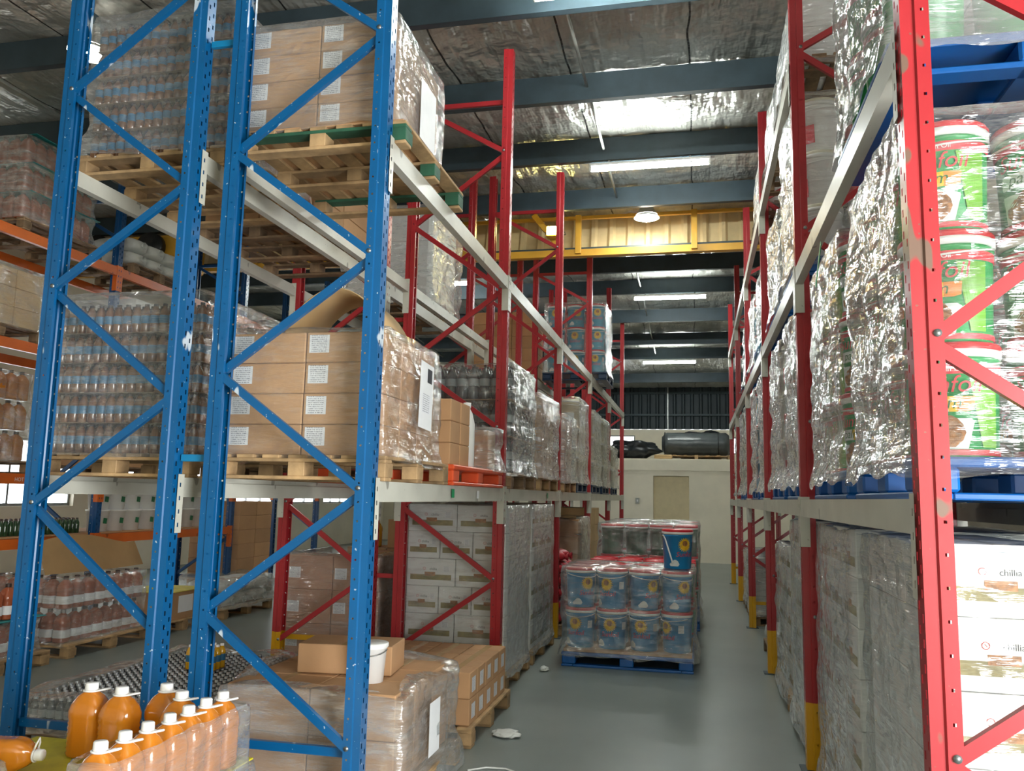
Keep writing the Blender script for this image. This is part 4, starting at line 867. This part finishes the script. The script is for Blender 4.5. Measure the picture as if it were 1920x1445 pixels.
tag(put('shelf_board', box(.9, 2.9, .02, 'card'), (-7.78, 7.52, 1.131)), 'brown shelf board under the green bottles', 'board'); tag(put('shelf_board', box(.9, 2.9, .02, 'card'), (-7.78, 10.6, 1.131)), 'brown shelf board under the white tubs', 'board')
for i in range(6): pack(-7.50, 7.4 + .27 * i, 1.152, 4, 4, 'pack of green bottles under the orange beam, ' + ORD[i] + ' in its row', 'green bottle packs', 'bottle_green', 'cap_dark', 'bottle_green', 1.0)
for i in range(8):
    t = thing('white_tub', (-7.50, 9.32 + .31 * i, 1.152), comp('white tapered tubs, one on another, under the orange beam', ORD[i] + ' from the navy post'), 'bucket', 'white tubs on the shelf')
    for h in (0, 1):
        pb = put('tub', lathe('wtub', [(0, 0), (.112, 0), (.14, .255), (.148, .257), (.148, .272), (0, .272)], 'b_white', 20), (0, 0, .274 * h), t); put('label', plate(.07, .07, 'b_dark'), (.130, -.02, .1), pb, (0, .11, math.pi / 2))
T = 'on the floor before the orange-beam rack'
z = wood_pallet(-7.2, -6.15, 5.95, 7.15, 0.0, 'wooden pallet under the teal-sheeted jugs ' + T)
jug_load(-7.18, -6.16, 5.97, 7.13, z, 1, 'orange jug with white label under the teal sheet', 'jugs under the teal floor sheet', 1, 'juice_red', 'cap_dark', 'paper', 'sheet_teal', 'beside the tall brown jugs', 'film', 103)
for j in range(5): jug(-6.3 - .17 * 0, 6.06 + .165 * j, z + .336, 'loose orange jug standing on the teal floor sheet', 'loose jugs on the teal sheet', 0, 'juice_red', 'cap_dark', 'paper', None, True)
z = wood_pallet(-7.25, -6.16, 7.4, 8.75, 0.0, 'wooden pallet under the two layers of brown jugs')
jug_load(-7.2, -6.18, 7.42, 8.73, z, 2, 'brown juice jug with white label in the two-layer floor stack', 'two-layer floor jugs', 1, 'juice_red', 'cap_dark', 'paper', None, 'in the two-layer floor stack', 'film', 104)
bm = bmesh.new(); g = []
for i in range(13):
    t = i / 12; g.append([bm.verts.new((-.1 + .08 * math.sin(t * 3) + .35 * s_ * .4, -.75 + 1.5 * t, .40 * (1 - s_) * (.85 + .15 * math.sin(t * 5)) + .02 * s_)) for s_ in (0, .33, .66, 1)])
for p, q in zip(g, g[1:]):
    for k in range(3): bm.faces.new((p[k], p[k + 1], q[k + 1], q[k]))
bmesh.ops.solidify(bm, geom=bm.faces[:], thickness=.008)
tag(put('cardboard_sheet', finish('cardboard', bm, 'card_light'), (-6.42, 8.0, z + .67)), 'big folded cardboard sheet leaning over the two-layer brown jugs', 'cardboard')
z = wood_pallet(-7.1, -6.15, 8.95, 9.75, 0.0, 'wooden pallet under the carton with the yellow sheet')
carton(-6.5, 9.35, z, .66, .72, .33, 'brown', 'large carton with a white notice below the yellow sheet', None)
tag(put('yellow_sheet', box(.72, .8, .008, 'sheet_yellow'), (-6.5, 9.35, z + .332)), 'yellow plastic sheet covering the large carton by the side aisle', 'sheet'); put('notice', plate(.3, .2, 'paper'), (-6.168, 9.35, .22), None, (0, 0, math.pi / 2)); n_ = bpy.data.objects[-1] if False else None
tag([o for o in C.objects if o.name.startswith('notice')][-1], 'white notice on the carton under the yellow sheet', 'paper')
z = wood_pallet(-7.2, -6.15, 10.2, 11.5, 0.0, 'wooden pallet under the silvery plastic bags')
for j in range(4):
    for k in range(2): sack(-6.5 - .0 * k, 10.4 + .3 * j, z + .17 * k, .62, .33, .18, R.uniform(-.1, .1), 'silvery plastic bag lying on the side aisle pallet', 'silvery bags by the side aisle', 'bag_white')
wrap(-6.85, -6.17, 10.22, 11.48, z, z + .37, 'loose film over the silvery plastic bags', 'film_milky', seed=105, amp=.05, sag=.08)
z = wood_pallet(-8.25, -7.25, 12.35, 13.5, 0.0, 'wooden pallet under the tall dark carton stack past the side aisle', 'wood_dark')
stack(-8.2, -7.3, 12.4, 13.45, z, 2, 2, 6, .23, 'plain', 'brown carton in the tall stack past the silvery bags', 'tall stack past the side aisle', 1)
# ---- foreground: juice jugs on their pallet
wood_pallet(-3.25, -2.02, 2.52, 3.76, 0.0, 'wooden pallet under the orange juice jugs in the foreground')
jz = .141; JS = (1.05, .875, 1)
for b_ in range(8):
    for a in range(7):
        if not (b_ == 7 or a == 6 or b_ == 0): continue
        jug(-3.08 + .16 * a, 2.62 + .133 * b_, jz, 'orange juice jug in the bottom layer of the foreground pallet', 'bottom layer of foreground jugs').scale = JS
tag(put('layer_sheet', box(1.19, 1.18, .008, 'sheet_yellow'), (-2.635, 3.13, jz + .327)), 'yellow layer sheet between the foreground juice jugs', 'sheet')
tz = jz + .336
for q, (x, y) in enumerate(((-2.79, 3.53), (-2.605, 3.50), (-2.455, 3.62), (-2.30, 3.51))): jug(x, y, tz, 'uncovered orange juice jug, ' + ORD[q] + ' in the back row on the yellow sheet', 'back row of foreground jugs', R.uniform(2.9, 3.3)).scale = (1.2, 1.02, 1)
for q in range(7): jug(-2.12 + R.uniform(-.004, .004), 2.755 + .134 * q, tz, 'orange juice jug in the filmed row, ' + ORD[6 - q] + ' from the blue rack', 'filmed row of foreground jugs', math.pi + R.uniform(-.15, .15)).scale = (1.03, .87, 1)
jug(-3.12, 3.22, tz + .073, 'orange juice jug lying on its side on the yellow sheet', None, 0, rot=(0, math.pi / 2, .15)).scale = (.95, .95, 1)
wrap(-3.23, -2.035, 2.54, 3.72, .12, .46, 'film around the bottom layer of foreground jugs', 'film', seed=110, amp=.02, layers=1)
wrap(-2.205, -2.035, 2.69, 3.645, tz - .03, tz + .255, 'clear film pulled tight along the row of foreground jugs', 'film', seed=111, amp=.012, lid=.02, flare=.02)
wrap(-3.17, -2.86, 2.66, 3.08, tz + .0, tz + .10, 'crumpled clear film lying on the yellow sheet', 'film_milky', seed=112, amp=.05, sag=.05, lid=.1)
# ---- on the roof of the office block
z = wood_pallet(-1.0, .95, 24.3, 25.5, 2.851, 'long wooden pallet on the office roof under the wrapped roll', 'wood')
rl = thing('wrapped_roll', (-.03, 24.85, z + .34), 'big grey film-wrapped roll on the office roof', 'roll')
bm = bmesh.new(); g = []
for i in range(29):
    u = -1 + 2 * i / 28; k = 1 - max(0, abs(u) - .86) / .14 * .35
    g.append([bm.verts.new((u * .98, .42 * k * math.cos(a) * (1 + .04 * noise.noise((u * 4, math.cos(a) * 3, math.sin(a) * 3))), .335 * k * math.sin(a) * (1 + .04 * noise.noise((u * 5, math.cos(a) * 3, 5))))) for a in [2 * math.pi * q / 28 for q in range(28)]])
for p, q in zip(g, g[1:]):
    for k in range(28): bm.faces.new((p[k], p[(k + 1) % 28], q[(k + 1) % 28], q[k]))
bm.faces.new(g[0]); bm.faces.new(g[-1][::-1]); mat('roll_grey', '#4c5254', .28, 0, .2, 4, (1, 1, 1), .4, 14)
put('roll', finish('roll', bm, 'roll_grey', True), (0, 0, 0), rl)
for s_ in (-.9, .62): put('strap', tube(('strap', s_), [(0, .435 * math.cos(a), .35 * math.sin(a)) for a in [2 * math.pi * q / 24 for q in range(25)]], .012, 'tarp_black', 5), (s_, 0, 0), rl)
def crumple(name, loc, sx, sy, sz, m, label, cat, seed):
    bm = bmesh.new(); bmesh.ops.create_icosphere(bm, subdivisions=4, radius=1)
    for v in bm.verts:
        c = v.co.copy(); w = 1 + .35 * noise.noise(c * 1.6 + Vector((seed, 0, 0))) + .15 * noise.noise(c * 4 + Vector((seed, 3, 0)))
        v.co = (c.x * w * sx / 2, c.y * w * sy / 2, max(0, sz * .45 + c.z * w * sz / 2))
    return tag(put(name, finish(name, bm, m, True), loc), label, cat)
crumple('tarpaulin', (-1.9, 24.7, 2.851), 1.5, 1.0, .62, 'tarp_black', 'heap of black tarpaulin on the office roof', 'tarpaulin', 2)
crumple('tarpaulin', (.15, 25.9, 2.851), 1.6, .8, 1.0, 'tarp_black', 'black tarpaulin folded behind the wrapped roll', 'tarpaulin', 5)
tag(put('carton_flat', box(.5, .4, .12, 'card_light', .02), (-.95, 24.1, 2.851)), 'squashed pale carton at the edge of the office roof', 'carton')
# ---- odds and ends
crumple('film_scrap', (-1.36, 6.1, .0), .20, .16, .045, 'bag_white', 'scrap of white film on the floor by the small cartons', 'plastic scrap', 8)
crumple('film_scrap', (-1.50, 8.40, .0), .09, .12, .05, 'bag_white', 'scrap of white film hanging at the white carton pallet', 'plastic scrap', 9)
tag(put('film_strand', tube('strand', [(-.0, 0, .006), (.1, .08, .008), (.22, .1, .006), (.34, .02, .007), (.38, -.12, .006)], .006, 'bag_white', 6), (-1.42, 5.28, 0)), 'loose loop of white strapping on the floor', 'strapping')
tag(put('green_strap', box(.004, .30, .03, 'strap_green'), (.668, 4.75, 3.02), None, (math.radians(-38), 0, 0)), 'bright green strap stuck in the film of the lower shelf buckets', 'strap')
for x, y, z, m_ in ((-1.672, 5.62, 1.695, 'strap_green'), (-1.672, 9.4, 1.695, 'strap_green'), (-1.672, 6.3, 1.69, 'paper')): put('sticker', plate(.07, .06, m_), (x, y, z), ra, (0, 0, math.pi / 2))
